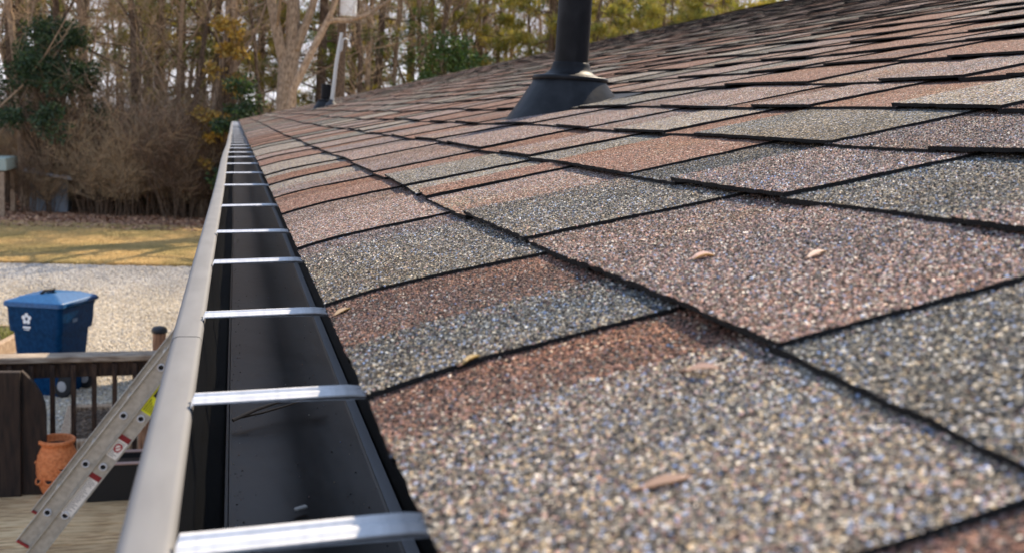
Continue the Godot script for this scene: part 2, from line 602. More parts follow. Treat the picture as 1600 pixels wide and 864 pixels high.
# one shingle piece; s0..s1 up the slope, t0..t1 along the eave; tooth pieces stand one layer prouder
func shingle_into(top: MB, side: MB, s0: float, s1: float, s2: float, t0: float, t1: float, tooth: bool, fine: int, tone: Color, r: RandomNumberGenerator) -> void:
	var ns: int = [2, 4, 12][fine]
	var nt: int = [1, 3, maxi(6, int((t1 - t0) / 0.006))][fine]
	var uo := Vector2(r.randf() * 0.45, r.randf() * 0.75)
	var hi := (0.0074 if tooth else 0.0050) - 0.0072
	var thick := 0.0032 if tooth else 0.0040
	var jt := 0.0009 if fine == 2 else 0.0
	var tilt := r.randf_range(-0.0008, 0.0008)
	if s0 < 0.05:
		jt *= 0.45
		tilt *= 0.15
	var lift := r.randf_range(0.0, 0.0012)
	var skew0 := 0.004 * sin(t0 * 137.0 + s0 * 91.0)
	var skew1 := 0.004 * sin(t1 * 137.0 + s0 * 91.0)
	if not tooth:
		t0 -= 0.007
		t1 += 0.007
	var bl := 1.0 + r.randf_range(-0.20, 0.20)
	var ph := r.randf() * 6.0
	var N := Vector3(-sin(TH), cos(TH), 0)
	var T := Vector3(0, 0, -1)
	var S3 := Vector3(cos(TH), sin(TH), 0)
	var g0 := top.v.size()
	for a in ns + 1:
		for b in nt + 1:
			var fs := float(a) / ns
			var ft := float(b) / nt
			var s := lerpf(s0, s2, fs)
			var t := lerpf(t0, t1, ft) + lerpf(skew0, skew1, ft) * (fs - 0.3)
			if a == 0:
				s += r.randf_range(-jt, jt) * 1.2 + tilt * (ft - 0.5) * 4.0
			if b == 0 or b == nt:
				t += r.randf_range(-jt, jt)
			var w := (s - s0) / (s1 - s0)
			var n := hi - 0.0050 * w + wave(s, t) + (lift + tilt * ft) * (1.0 - w)
			if fine == 2 and a > 0:
				n += r.randf_range(-0.00025, 0.00025)
			var dw := (wave(s + 0.002, t) - wave(s - 0.002, t)) / 0.004 - 0.0050 / (s1 - s0)
			var shade := bl * (1.0 + 0.10 * sin(ph + ft * 5.0 + fs * 2.0) + 0.07 * sin(ph * 3.0 + ft * 11.0 - fs * 6.0))
			var warm := 0.05 * sin(ph * 2.0 + ft * 3.0 + fs * 3.5) + 0.03 * sin(ph + ft * 8.0) + 0.01
			top.pt(RP(s, t, n), (N - S3 * dw).normalized(), Color(tone.r * shade * (1.0 + warm), tone.g * shade, tone.b * shade * (1.0 - warm)), Vector2((t - t0) / 0.8, (s - s0) / 0.8) + uo)
	for a in ns:
		for b in nt:
			var k := g0 + a * (nt + 1) + b
			top.quad_i(k, k + 1, k + nt + 2, k + nt + 1)
	# butt edge and the two side edges
	var rows := [[], [], []]
	for b in nt + 1:
		rows[0].append(g0 + b)
	for a in ns + 1:
		rows[1].append(g0 + a * (nt + 1))
		rows[2].append(g0 + a * (nt + 1) + nt)
	var ns3 := [-S3, -T, T]
	for e in 3:
		var last := -1
		for k in rows[e]:
			var p: Vector3 = top.v[k]
			var q := side.pt(p, ns3[e], Color.WHITE, Vector2(p.z * 1.25, p.x))
			side.pt(p - N * (thick + (r.randf_range(-0.0004, 0.0006) if fine == 2 else 0.0)) + ns3[e] * (-0.0008), ns3[e], Color.WHITE, Vector2(p.z * 1.25, p.x + 0.02))
			if last >= 0:
				side.quad_i(last, last + 1, q + 1, q)
			last = q

var grain_mesh: ArrayMesh

# loose-looking mineral grains bonded to the face of a near piece; each sits on the face as meshed
func grains(piece: MeshInstance3D, top: MB, s0: float, s1: float, t0: float, t1: float, kind: int, beside: int, tooth: bool, tone: Color, dist: float, r: RandomNumberGenerator) -> void:
	var area := (s1 - s0) * (t1 - t0)
	var count := int(area * lerpf(430000.0, 260000.0, smoothstep(0.45, 0.95, dist)))
	var mm := MultiMesh.new()
	mm.transform_format = MultiMesh.TRANSFORM_3D
	mm.use_colors = true
	mm.mesh = grain_mesh
	mm.instance_count = count
	var cols: Array = grain_cols[kind]
	var cum: Array = grain_cum[kind]
	var tris := top.i.size() / 3
	# pick faces in turn by their area, so that grains lie evenly
	var acc := PackedFloat32Array()
	var total := 0.0
	for k in tris:
		var a := top.v[top.i[k * 3]]
		total += (top.v[top.i[k * 3 + 1]] - a).cross(top.v[top.i[k * 3 + 2]] - a).length()
		acc.append(total)
	var face := 0
	for k in count:
		var want := (k + r.randf()) / count * total
		while face < tris - 1 and acc[face] < want:
			face += 1
		var a := top.v[top.i[face * 3]]
		var b := top.v[top.i[face * 3 + 1]]
		var c := top.v[top.i[face * 3 + 2]]
		var u := r.randf()
		var w := r.randf()
		if u + w > 1.0:
			u = 1.0 - u
			w = 1.0 - w
		var p := a + (b - a) * u + (c - a) * w
		var sz := r.randf_range(0.00045, 0.00105)
		var x := r.randf()
		var ci := 0
		var stray := r.randf() < 0.14
		var gap := (t1 + p.z) if tooth else (-p.z - t0)
		var use := 2 if stray else (beside if r.randf() < 0.52 * (1.0 - smoothstep(0.0, 0.055, gap)) else kind)
		cols = grain_cols[use]
		cum = grain_cum[use]
		while ci < cols.size() - 1 and x > cum[ci]:
			ci += 1
		var bs := Basis.from_euler(Vector3(r.randf() * 6.28, r.randf() * 6.28, r.randf() * 6.28)).scaled(Vector3(sz, sz, sz))
		mm.set_instance_transform(k, Transform3D(bs, p))
		mm.set_instance_color(k, cols[ci] * top.c[top.i[face * 3]] * pow(r.randf(), 1.4) * 1.35 * 0.9 + cols[ci] * top.c[top.i[face * 3]] * 0.42)
	var o := MultiMeshInstance3D.new()
	o.name = "granules"
	o.multimesh = mm
	piece.add_child(o, true)
	o.set_meta("kind", "stuff")

var grain_cols: Array = []
var grain_cum: Array = []

func make_house() -> void:
	make_granules()
	var house := thing("house", "house with a shallow roof of brown and grey blended asphalt shingles", "house", Vector3.ZERO)
	var ridge := 7.42
	var rake := 14.58
	var back := -3.0
	var cx := RP(ridge, 0, 0).x
	# walls and eave, mostly below the line of sight
	var wallm := mat(Color(.55, .53, .48), 0.8)
	var white := mat(Color(.70, .69, .66), 0.6)
	var w := MB.new()
	w.box(Vector3(cx, 1.45, -5.6), Vector3((cx - 0.40) * 2.0, 2.9, 16.6), Basis.IDENTITY, 0.01)
	obj("wall", w.mesh(wallm), house)
	for zg in [-13.9, 2.7]:
		var g := MB.new()
		var nn := Vector3(0, 0, -1 if zg < 0 else 1)
		var a := g.pt(Vector3(0.40, 2.9, zg), nn)
		g.pt(Vector3(cx, RP(ridge, 0, -0.12).y - 0.02, zg), nn)
		g.pt(Vector3(cx * 2.0 - 0.40, 2.9, zg), nn)
		g.tri(a, a + 1, a + 2)
		obj("gable", g.mesh(wallm), house)
	var f := MB.new()
	f.box(Vector3(0.112, HC - 0.20, -(rake + back) / 2.0), Vector3(0.024, 0.17, rake - back - 0.04), Basis.IDENTITY, 0.002)
	obj("fascia", f.mesh(white), house)
	var so := MB.new()
	so.box(Vector3(0.262, HC - 0.283, -(rake + back) / 2.0), Vector3(0.274, 0.012, rake - back - 0.06), Basis.IDENTITY, 0.002)
	obj("soffit", so.mesh(white), house)
	# sheathing of both slopes
	var felt := mat(Color(.02, .02, .02), 0.9)
	for side in [0, 1]:
		var d := MB.new()
		var ends := []
		for q in [[0.045, back], [ridge, back], [ridge, rake - 0.03], [0.045, rake - 0.03]]:
			var p := RP(q[0], q[1], -0.016)
			var p2 := RP(q[0], q[1], -0.032)
			if side == 1:
				p.x = 2.0 * cx - p.x
				p2.x = 2.0 * cx - p2.x
			ends.append([p, p2])
		var N := Vector3(-sin(TH) if side == 0 else sin(TH), cos(TH), 0)
		d.quad(ends[0][0], ends[1][0], ends[2][0], ends[3][0], N)
		d.quad(ends[0][1], ends[1][1], ends[2][1], ends[3][1], -N)
		d.quad(ends[0][0], ends[3][0], ends[3][1], ends[0][1], Vector3(-1, 0, 0) if side == 0 else Vector3(1, 0, 0))
		d.quad(ends[2][0], ends[3][0], ends[3][1], ends[2][1], Vector3(0, 0, -1))
		obj("roof_deck", d.mesh(felt if side == 0 else gran[2]), house)
	var rk := MB.new()
	var ang := Basis(Vector3(0, 0, 1), TH)
	rk.box(RP(ridge * 0.5, rake + 0.004, -0.028), Vector3(ridge, 0.036, 0.016), ang, 0.002)
	obj("rake_edge", rk.mesh(mat(Color(.03, .028, .026), 0.6)), house)
	var de := MB.new()
	de.box(RP(0.05, (rake + back) / 2.0, -0.032), Vector3(0.004, 0.04, rake - back - 0.02), ang, 0.001)
	obj("drip_edge", de.mesh(mat(Color(.02, .02, .02), 0.5)), house)

	# courses: the lower edge of each, as measured for the first ones
	var cs := [0.022, 0.163, 0.315, 0.452, 0.585, 0.728, 0.875, 1.022]
	while cs[-1] < ridge - 0.02:
		cs.append(minf(cs[-1] + 0.145, ridge))
	# [t0, t1, tooth, kind] of the pieces nearest to us; kinds: 0 greige, 1 dark grey, 2 pinkish brown, 3 terracotta
	var known := {
		0: [[-.30, -.20, 0, 2], [-.20, .06, 1, 0], [.06, .190, 0, 3], [.190, .352, 1, 0], [.352, .416, 0, 3], [.416, .500, 1, 1], [.500, .617, 0, 3], [.617, .843, 1, 1], [.843, .920, 0, 2], [.920, 1.10, 1, 2], [1.10, 1.22, 0, 2], [1.22, 1.34, 1, 3], [1.34, 1.448, 0, 3], [1.448, 1.56, 1, 2], [1.56, 1.69, 0, 0], [1.69, 1.80, 1, 3], [1.80, 1.90, 0, 0]],
		1: [[-.2, -.02, 1, 2], [-.02, .10, 0, 3], [.10, .20, 1, 1], [.20, .324, 0, 1], [.324, .54, 1, 2], [.54, .653, 0, 2], [.653, .86, 1, 1], [.86, 1.025, 0, 2], [1.025, 1.09, 1, 3], [1.09, 1.165, 0, 0], [1.165, 1.34, 1, 1], [1.34, 1.45, 0, 3]],
		2: [[-.1, .12, 1, 0], [.12, .24, 0, 3], [.24, .42, 1, 2], [.42, .58, 0, 1], [.58, .76, 1, 2], [.76, .85, 0, 1], [.85, 1.06, 1, 3], [1.06, 1.165, 0, 1], [1.165, 1.31, 1, 2], [1.31, 1.42, 0, 3]],
		3: [[.2, .36, 1, 3], [.36, .47, 0, 1], [.47, .62, 1, 2], [.62, .745, 0, 2], [.745, 1.00, 1, 1], [1.00, 1.08, 0, 3], [1.08, 1.24, 1, 0], [1.24, 1.34, 0, 2]],
	}
	var pieces := []
	var r := RandomNumberGenerator.new()
	r.seed = 4242
	var n_c := cs.size() - 1
	for k in n_c:
		var t := back
		var run: Array = []
		var list: Array = known.get(k, [])
		var from: float = 99.0 if list.is_empty() else list[0][0]
		var to: float = 99.0 if list.is_empty() else list[-1][1]
		var tooth := k % 2 == 0
		var last_kind := 0
		while t < rake:
			if t >= from - 0.001 and t < to - 0.001 and not list.is_empty():
				for q in list:
					run.append([q[0], q[1], q[2] == 1, q[3]])
				t = to
				tooth = not run[-1][2]
				continue
			var wd := r.randf_range(0.12, 0.26) if tooth else r.randf_range(0.06, 0.16)
			var e := minf(t + wd, rake)
			if t < from and e > from - 0.05 and not list.is_empty():
				e = from
			if rake - e < 0.05:
				e = rake
			var kind: int = [0, 1, 1, 2, 2, 2, 3, 3, 3, 2][r.randi() % 10]
			if not tooth and r.randf() < 0.45:
				kind = last_kind
			last_kind = kind
			run.append([t, e, tooth, kind])
			t = e
			tooth = not tooth
		for ri in run.size():
			run[ri].append(run[mini(ri + 1, run.size() - 1)][3] if run[ri][2] else run[maxi(ri - 1, 0)][3])
		for q in run:
			var sm: float = (cs[k] + cs[k + 1]) * 0.5
			var tm: float = (q[0] + q[1]) * 0.5
			var p := RP(sm, tm, 0) - Vector3(0, HC, 0)
			var D := p.length()
			var score: float = (q[1] - q[0]) * 0.14 / pow(D, 3.0)
			if tm < 0.12 or p.x / maxf(-p.z, 0.01) > 1.0:
				score *= 0.02 if tm < 0.05 or p.x / maxf(-p.z, 0.01) > 1.35 else 0.8
			pieces.append([score, k, q])
	pieces.sort_custom(func(a, b): return a[0] > b[0])
	var tones := [Color(1.32, 1.35, 1.42), Color(1.0, 1.0, 1.0), Color(1.0, 1.0, 1.0), Color(1.0, 1.0, 1.0)]
	var rest_top := [MB.new(), MB.new(), MB.new(), MB.new()]
	var rest_side := MB.new()
	for idx in pieces.size():
		var k: int = pieces[idx][1]
		var q: Array = pieces[idx][2]
		var kind: int = q[3]
		var s0: float = cs[k]
		var s1: float = cs[k + 1]
		var s2: float = s1 + 0.022 if k < n_c - 1 else s1
		var tone: Color = tones[kind]
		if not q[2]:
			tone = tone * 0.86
		var hue := r.randf_range(-0.05, 0.05)
		tone = Color(tone.r * (1.0 + hue), tone.g, tone.b * (1.0 - hue))
		if idx < 300:
			var top := MB.new()
			var sd := MB.new()
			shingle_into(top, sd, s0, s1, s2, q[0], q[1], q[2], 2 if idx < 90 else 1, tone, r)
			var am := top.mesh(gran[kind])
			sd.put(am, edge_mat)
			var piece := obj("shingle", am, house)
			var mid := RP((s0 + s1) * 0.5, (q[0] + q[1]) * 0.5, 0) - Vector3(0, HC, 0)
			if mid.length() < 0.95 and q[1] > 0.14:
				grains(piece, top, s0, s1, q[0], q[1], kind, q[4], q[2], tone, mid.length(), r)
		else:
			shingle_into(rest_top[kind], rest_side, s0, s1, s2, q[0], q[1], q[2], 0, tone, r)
	var am := ArrayMesh.new()
	for kind in 4:
		rest_top[kind].put(am, gran[kind])
	rest_side.put(am, edge_mat)
	var rest := obj("shingles", am, house)
	rest.set_meta("kind", "stuff")
	# ridge caps
	var capb := MB.new()
	for k in 60:
		var t := back + k * 0.295
		var p := RP(ridge, t, 0.006)
		for s in [-1.0, 1.0]:
			var d := Vector3(s * cos(TH), -sin(TH), 0) * 0.15
			capb.quad(p + Vector3(0, 0.006, 0), p + d + Vector3(0, 0.008, 0), p + d + Vector3(0, 0.002, -0.3), p + Vector3(0, 0.0, -0.3), Vector3(s * sin(TH), cos(TH), 0))
	obj("ridge_cap", capb.mesh(gran[2]), house).set_meta("kind", "stuff")

# ------------------------------------------------------------------ gutter
func make_gutter() -> void:
	var g := thing("gutter", "long black open gutter with pale grey lip along the eave", "gutter", Vector3(0, HC, 0))
	var z0 := 0.6
	var z1 := -14.62
	var wob := func(z: float) -> Vector3:
		return Vector3(0.0012 * sin(z * 2.3) + 0.002 * sin(z * 0.7), 0.0012 * sin(z * 1.7 + 1.0), 0)
	var black := mat(Color(.004, .004, .004), 0.30, 0.0, 0.32)
	black.normal_enabled = true
	black.normal_texture = nmap(512, 0.012, 61, 1.2)
	black.uv1_triplanar = true
	black.uv1_scale = Vector3(3, 3, 1.2)
	black.normal_scale = 0.25
	var lipm := tri_mat(ntex(512, 0.02, 62, ramp([Color(.175, .172, .17), Color(.19, .187, .185), Color(.205, .202, .20)], [0.2, 0.5, 0.85]), FastNoiseLite.TYPE_SIMPLEX_SMOOTH, 4), Vector3(4, 4, 1), 0.65, null, 1.0, false)
	lipm.metallic_specular = 0.3
	var t := MB.new()
	t.sweep([Vector2(.097, -.120), Vector2(.097, -.218), Vector2(.0955, -.2245), Vector2(.092, -.2275), Vector2(.05, -.2285), Vector2(.0032, -.2275), Vector2(.0026, -.234), Vector2(.0008, -.234), Vector2(.0003, -.226), Vector2(-.003, -.219), Vector2(-.009, -.205), Vector2(-.0125, -.188), Vector2(-.0125, -.168), Vector2(-.0152, -.150), Vector2(-.0152, -.1435)], z0, z1, 60, Vector2(-1, 0), wob)
	obj("trough", t.mesh(black), g)
	var o := MB.new()
	o.sweep([Vector2(-.0340, -.158), Vector2(-.037, -.163), Vector2(-.037, -.178), Vector2(-.028, -.195), Vector2(-.012, -.208), Vector2(-.006, -.222), Vector2(.0, -.238), Vector2(.097, -.239), Vector2(.0985, -.22), Vector2(.0985, -.120)], z0, z1, 60, Vector2(1, 0), wob)
	obj("outer_face", o.mesh(mat(Color(.05, .048, .046), 0.4)), g)
	var l := MB.new()
	l.sweep([Vector2(-.0148, -.1440), Vector2(-.0152, -.1412), Vector2(-.0161, -.1398), Vector2(-.0180, -.1393), Vector2(-.0288, -.1393), Vector2(-.0313, -.1403), Vector2(-.0332, -.1440), Vector2(-.0340, -.150), Vector2(-.0340, -.158)], z0, -0.655, 30, Vector2(-1, 0), wob)
	obj("lip", l.mesh(lipm), g)
	var l2 := MB.new()
	l2.sweep([Vector2(-.0147, -.1440), Vector2(-.0151, -.1410), Vector2(-.0161, -.1395), Vector2(-.0180, -.1390), Vector2(-.0290, -.1390), Vector2(-.0316, -.1401), Vector2(-.0335, -.1440), Vector2(-.0343, -.150), Vector2(-.0343, -.158)], -0.65, z1, 60, Vector2(-1, 0), wob)
	obj("lip", l2.mesh(lipm), g)
	var seam := MB.new()
	seam.sweep([Vector2(.0960, -.214), Vector2(.0950, -.2235), Vector2(.0938, -.2255)], z0, z1, 60, Vector2(1, 0), wob)
	obj("back_seam", seam.mesh(mat(Color(.30, .30, .31), 0.35)), g)
	var e := MB.new()
	e.box(Vector3(.032, -.189, z1 - 0.002), Vector3(.135, .10, .003), Basis.IDENTITY, 0.001)
	obj("end_cap", e.mesh(black), g)
	# grit washed off the shingles, lying along the floor
	var grit := MultiMesh.new()
	grit.transform_format = MultiMesh.TRANSFORM_3D
	grit.use_colors = true
	grit.mesh = grain_mesh
	grit.instance_count = 800
	for k in 800:
		var gz := -0.2 - pow(rng.randf(), 1.6) * 6.0
		var gx := .006 + .086 * (1.0 - pow(rng.randf(), 1.7)) if rng.randf() < .6 else rng.randf_range(.004, .012)
		var gsz := rng.randf_range(.0003, .0009)
		grit.set_instance_transform(k, Transform3D(Basis.from_euler(Vector3(rng.randf() * 6.0, rng.randf() * 6.0, 0)).scaled(Vector3.ONE * gsz), Vector3(gx, -.2276, gz) + wob.call(gz)))
		grit.set_instance_color(k, grain_cols[rng.randi() % 4][rng.randi() % 6] * 0.8)
	var gn := MultiMeshInstance3D.new()
	gn.name = "grit"
	gn.multimesh = grit
	g.add_child(gn, true)
	gn.set_meta("kind", "stuff")
	# hangers
	var zs := [.324, .496, .711, .973, 1.216, 1.573, 2.01, 2.40, 2.80, 3.19]
	while zs[-1] < 14.1:
		zs.append(zs[-1] + 0.4)
	zs.push_front(0.16)
	var prof := [Vector2(-0.0075, -.0008), Vector2(-0.0075, .0), Vector2(-0.0066, .0013), Vector2(-0.0039, .0016), Vector2(-0.0026, .0), Vector2(0.0000, -.0001), Vector2(0.0013, .0013), Vector2(0.0044, .0016), Vector2(0.0066, .0001), Vector2(0.0075, .0), Vector2(0.0075, -.0008)]
	var xs := [[-.0150, -.1405, .55], [-.0138, -.1375, 1.0], [.01, -.1362, 1.0], [.035, -.1347, 1.0], [.050, -.1338, 1.0], [.060, -.1334, 1.0], [.068, -.134, .95], [.080, -.134, .9], [.096, -.134, .9]]
	var hm := MB.new()
	for k in prof.size() - 1:
		var seg: Vector2 = (prof[k + 1] - prof[k]).normalized()
		var last := -1
		for a in xs:
			var nn := Vector3(0.03, seg.x, -seg.y).normalized()
			var q := hm.pt(Vector3(a[0], a[1] + prof[k].y, prof[k].x * a[2]), nn)
			hm.pt(Vector3(a[0], a[1] + prof[k + 1].y, prof[k + 1].x * a[2]), nn)
			if last >= 0:
				hm.quad_i(last, last + 1, q + 1, q)
			last = q
	hm.quad(Vector3(-.0150, -.1418, -.006), Vector3(-.0150, -.1418, .006), Vector3(-.0150, -.1398, .006), Vector3(-.0150, -.1398, -.006), Vector3(-1, 0, 0))
	hm.quad(Vector3(-.0138, -.1383, -.0074), Vector3(-.0138, -.1383, .0074), Vector3(.096, -.1348, .0074), Vector3(.096, -.1348, -.0074), Vector3.DOWN)
	var hmesh := hm.mesh(metal_alu)
	var sb := MB.new()
	sb.lathe([Vector2(.0075, -.001), Vector2(.0075, .001), Vector2(.004, .0012), Vector2(.004, .004), Vector2(0, .0042)], 6, Vector3(.070, -.1338, 0))
	var smesh := sb.mesh(mat(Color(.30, .30, .31), 0.4, 0.6))
	for z in zs:
		var h := obj("hanger", hmesh, g)
		h.position = Vector3(rng.randf_range(-.0006, .0006), rng.randf_range(-.0008, .0008), -z) + wob.call(-z)
		h.rotation = Vector3(0, rng.randf_range(-.03, .03), rng.randf_range(-.006, .006))
		var sc := MeshInstance3D.new()
		sc.name = "screw"
		sc.mesh = smesh
		h.add_child(sc, true)

# ------------------------------------------------------------------ vents and mast on the roof
func vent(s: float, t: float, pipe_r: float, pipe_h: float, label: String) -> void:
	var base := RP(s, t, 0.0)
	var o := thing("vent_pipe", label, "vent pipe", base)
	var black := tri_mat(ntex(256, 0.02, 71, ramp([Color(.007, .007, .0075), Color(.010, .010, .011), Color(.017, .017, .018)], [0.2, 0.5, 0.85]), FastNoiseLite.TYPE_SIMPLEX_SMOOTH, 4), Vector3(6, 3, 6), 0.5, null, 1.0, false)
	var flash := tri_mat(ntex(256, 0.02, 72, ramp([Color(.012, .0125, .0135), Color(.018, .019, .0205), Color(.027, .028, .030)], [0.2, 0.5, 0.85]), FastNoiseLite.TYPE_SIMPLEX_SMOOTH, 4), Vector3(5, 5, 5), 0.42, nmap(256, 0.02, 73, 2.0), 0.3, false)
	# skirt: from an oval on the slope to a level ring
	var k := MB.new()
	var sides := 40
	var rows := 6
	for a in rows + 1:
		var f := float(a) / rows
		for q in sides + 1:
			var an := TAU * q / sides
			var lo := Vector3(cos(an) * 0.112 * cos(TH), cos(an) * 0.112 * sin(TH) - 0.012, sin(an) * 0.108)
			var hi := Vector3(0.016 + cos(an) * 0.071, 0.048, sin(an) * 0.071)
			var p := lo.lerp(hi, f)
			p += Vector3(cos(an), 0, sin(an)) * (0.006 * pow(1.0 - f, 3.0))
			k.pt(p, (Vector3(cos(an), 0.72 - 0.35 * cos(an), sin(an))).normalized())
	for a in rows:
		for q in sides:
			var e := a * (sides + 1) + q
			k.quad_i(e, e + 1, e + sides + 2, e + sides + 1)
	var c := Vector3(0.016, 0, 0)
	k.lathe([Vector2(.071, .048), Vector2(.0735, .050), Vector2(.0735, .0545), Vector2(.071, .057), Vector2(.05, .060), Vector2(.044, .064)], 40, c)
	flash.metallic_specular = 0.22
	black.metallic_specular = 0.25
	obj("flashing", k.mesh(flash), o)
	var b := MB.new()
	b.lathe([Vector2(.060, .0575), Vector2(.046, .063), Vector2(.039, .070), Vector2(pipe_r + .004, .078), Vector2(pipe_r + .003, .083), Vector2(pipe_r, .084)], 36, c)
	obj("rubber_collar", b.mesh(black), o)
	var p := MB.new()
	p.lathe([Vector2(pipe_r, .03), Vector2(pipe_r, pipe_h - .003), Vector2(pipe_r - .002, pipe_h), Vector2(pipe_r - .005, pipe_h), Vector2(pipe_r - .005, pipe_h - .06), Vector2(0, pipe_h - .06)], 36, c)
	obj("pipe", p.mesh(black), o)
	# the sheet of the flashing under the shingles
	var sh := MB.new()
	sh.box(Vector3(0, -0.004, 0), Vector3(0.27, 0.003, 0.25), Basis(Vector3(0, 0, 1), TH), 0.001)
	obj("base_flange", sh.mesh(flash), o)

func make_roof_fittings() -> void:
	vent(0.60, 1.92, 0.0325, 0.26, "tall black vent pipe on a dark cone flashing, near on the roof")
	vent(0.735, 9.0, 0.045, 0.19, "small short black vent pipe far along the roof by the mast")
	var at := RP(0.775, 8.75, 0.0)
	var o := thing("mast", "thin pale leaning metal mast with hooked top on the far roof", "mast", at)
	var pale := mat(Color(.55, .53, .48), 0.5, 0.2)
	var m := MB.new()
	m.tube([Vector3(0, -0.02, 0), Vector3(0.03, 0.35, 0), Vector3(0.065, 0.60, 0)], [.0165, .0155, .014], 12)
	obj("pole", m.mesh(pale), o)
	var h := MB.new()
	var pts := []
	var rs := []
	for k in 9:
		var a := PI * k / 8.0
		pts.append(Vector3(0.100 - 0.026 * cos(a), 0.52 + 0.035 * sin(a), 0))
		rs.append(.0075)
	pts.push_front(Vector3(0.068, 0.46, 0))
	rs.push_front(.010)
	pts.push_front(Vector3(0.045, 0.44, 0))
	rs.push_front(.010)
	h.tube(pts, rs, 10)
	obj("hook", h.mesh(pale), o)
	var b := MB.new()
	b.lathe([Vector2(.05, -.006), Vector2(.045, .012), Vector2(.022, .03), Vector2(.018, .05)], 16)
	obj("base_boot", b.mesh(mat(Color(.03, .03, .033), 0.6)), o)

# ------------------------------------------------------------------ deck and what stands on it
const DY := 0.8

func make_deck() -> void:
	var d := thing("deck", "weathered tan wooden deck of horizontal boards below the eave", "deck", Vector3.ZERO)
	var z := -2.3
	var k := 0
	while z > -7.15:
		var b := MB.new()
		b.box(Vector3(-1.9 + rng.randf_range(-.02, .02), DY - 0.014 + rng.randf_range(-.002, .002), z), Vector3(4.5, 0.028, 0.134), Basis(Vector3(0, 1, 0), rng.randf_range(-.001, .001)), 0.005)
		obj("deck_board", b.mesh(wood_deck[(k * 7 + k / 3) % 4]), d)
		z -= 0.141
		k += 1
	var j := MB.new()
	j.box(Vector3(-1.9, DY - 0.13, -7.19), Vector3(4.5, 0.19, 0.038), Basis.IDENTITY, 0.004)
	obj("rim_joist", j.mesh(wood_dark), d)
	for x in [-4.0, -2.4, -0.9]:
		var p := MB.new()
		p.box(Vector3(x, 0.3, -7.1), Vector3(0.09, 0.6, 0.09), Basis.IDENTITY, 0.004)
		obj("post", p.mesh(wood_dark), d)
	# railing
	var o := thing("deck_railing", "dark brown deck railing with weathered top rail and thin balusters", "railing", Vector3(-0.87, DY, -6.86), deg_to_rad(6.0))
	var t := MB.new()
	t.box(Vector3(-0.55, 0.795, 0.0), Vector3(2.05, 0.040, 0.125), Basis.IDENTITY, 0.006)
	var rail_top := tri_mat(ntex(512, 0.015, 33, ramp([Color(.17, .125, .09), Color(.31, .25, .19), Color(.42, .35, .27)], [0.2, 0.5, 0.85]), FastNoiseLite.TYPE_SIMPLEX_SMOOTH, 5), Vector3(0.7, 5, 6), 0.9, nmap(256, 0.03, 34, 4.0), 0.7, false)
	obj("top_rail", t.mesh(rail_top), o)
	var u := MB.new()
	u.box(Vector3(-0.55, 0.722, 0.0), Vector3(2.03, 0.105, 0.036), Basis.IDENTITY, 0.004)
	obj("upper_rail", u.mesh(wood_dark), o)
	var l := MB.new()
	l.box(Vector3(-0.55, 0.10, 0.0), Vector3(2.03, 0.085, 0.036), Basis.IDENTITY, 0.004)
	obj("lower_rail", l.mesh(wood_dark), o)
	for q in 17:
		var b := MB.new()
		b.box(Vector3(0.40 - q * 0.122, 0.40, 0.036), Vector3(0.030, 0.72, 0.033), Basis.IDENTITY, 0.003)
		obj("baluster", b.mesh(wood_dark), o)
	var e := MB.new()
	e.box(Vector3(0.505, 0.385, 0.0), Vector3(0.09, 0.77, 0.09), Basis.IDENTITY, 0.004)
	obj("end_post", e.mesh(wood_dark), o)
	# the broad dark post at the left
	var bp := thing("boarded_post", "broad dark brown boarded post at the left end of railing", "post", Vector3(-1.395, DY, -6.55))
	var black_wood := tri_mat(ntex(256, 0.015, 35, ramp([Color(.010, .006, .004), Color(.022, .012, .008), Color(.036, .021, .013)], [0.2, 0.5, 0.85]), FastNoiseLite.TYPE_SIMPLEX_SMOOTH, 4), Vector3(6, 0.8, 6), 0.85, null, 1.0, false)
	for q in 3:
		var pb := MB.new()
		pb.box(Vector3(-0.17 + q * 0.142, 0.39, 0.0), Vector3(0.138, 0.78, 0.05), Basis.IDENTITY, 0.004)
		obj("board", pb.mesh(black_wood), bp)
	var cb := MB.new()
	var edge := [Vector2(0, 0), Vector2(.135, 0), Vector2(.135, .50), Vector2(.128, .57), Vector2(.11, .63), Vector2(.07, .70), Vector2(.02, .76), Vector2(0, .78)]
	for zz in [-.045, -.005]:
		var st := cb.v.size()
		for e2 in edge:
			cb.pt(Vector3(.185 + e2.x, e2.y, zz), Vector3(0, 0, -1 if zz < -.02 else 1))
		for k2 in range(1, edge.size() - 1):
			cb.tri(st, st + k2, st + k2 + 1)
	for k2 in edge.size() - 1:
		var ev: Vector2 = edge[k2 + 1] - edge[k2]
		cb.quad(Vector3(.185 + edge[k2].x, edge[k2].y, -.045), Vector3(.185 + edge[k2 + 1].x, edge[k2 + 1].y, -.045), Vector3(.185 + edge[k2 + 1].x, edge[k2 + 1].y, -.005), Vector3(.185 + edge[k2].x, edge[k2].y, -.005), Vector3(ev.y, -ev.x, 0).normalized())
	obj("curved_brace", cb.mesh(black_wood), bp)
	# strawberry pot
	var pot := thing("strawberry_pot", "orange terracotta strawberry pot with planting holes in front of railing", "pot", Vector3(-1.02, DY, -6.60), 0.3)
	var terra := tri_mat(ntex(512, 0.015, 81, ramp([Color(.50, .14, .045), Color(.72, .22, .07), Color(.80, .32, .13)], [0.2, 0.5, 0.85]), FastNoiseLite.TYPE_SIMPLEX_SMOOTH, 5), Vector3(5, 5, 5), 0.85, nmap(256, 0.04, 82, 3.0), 0.5, false)
	var pm := MB.new()
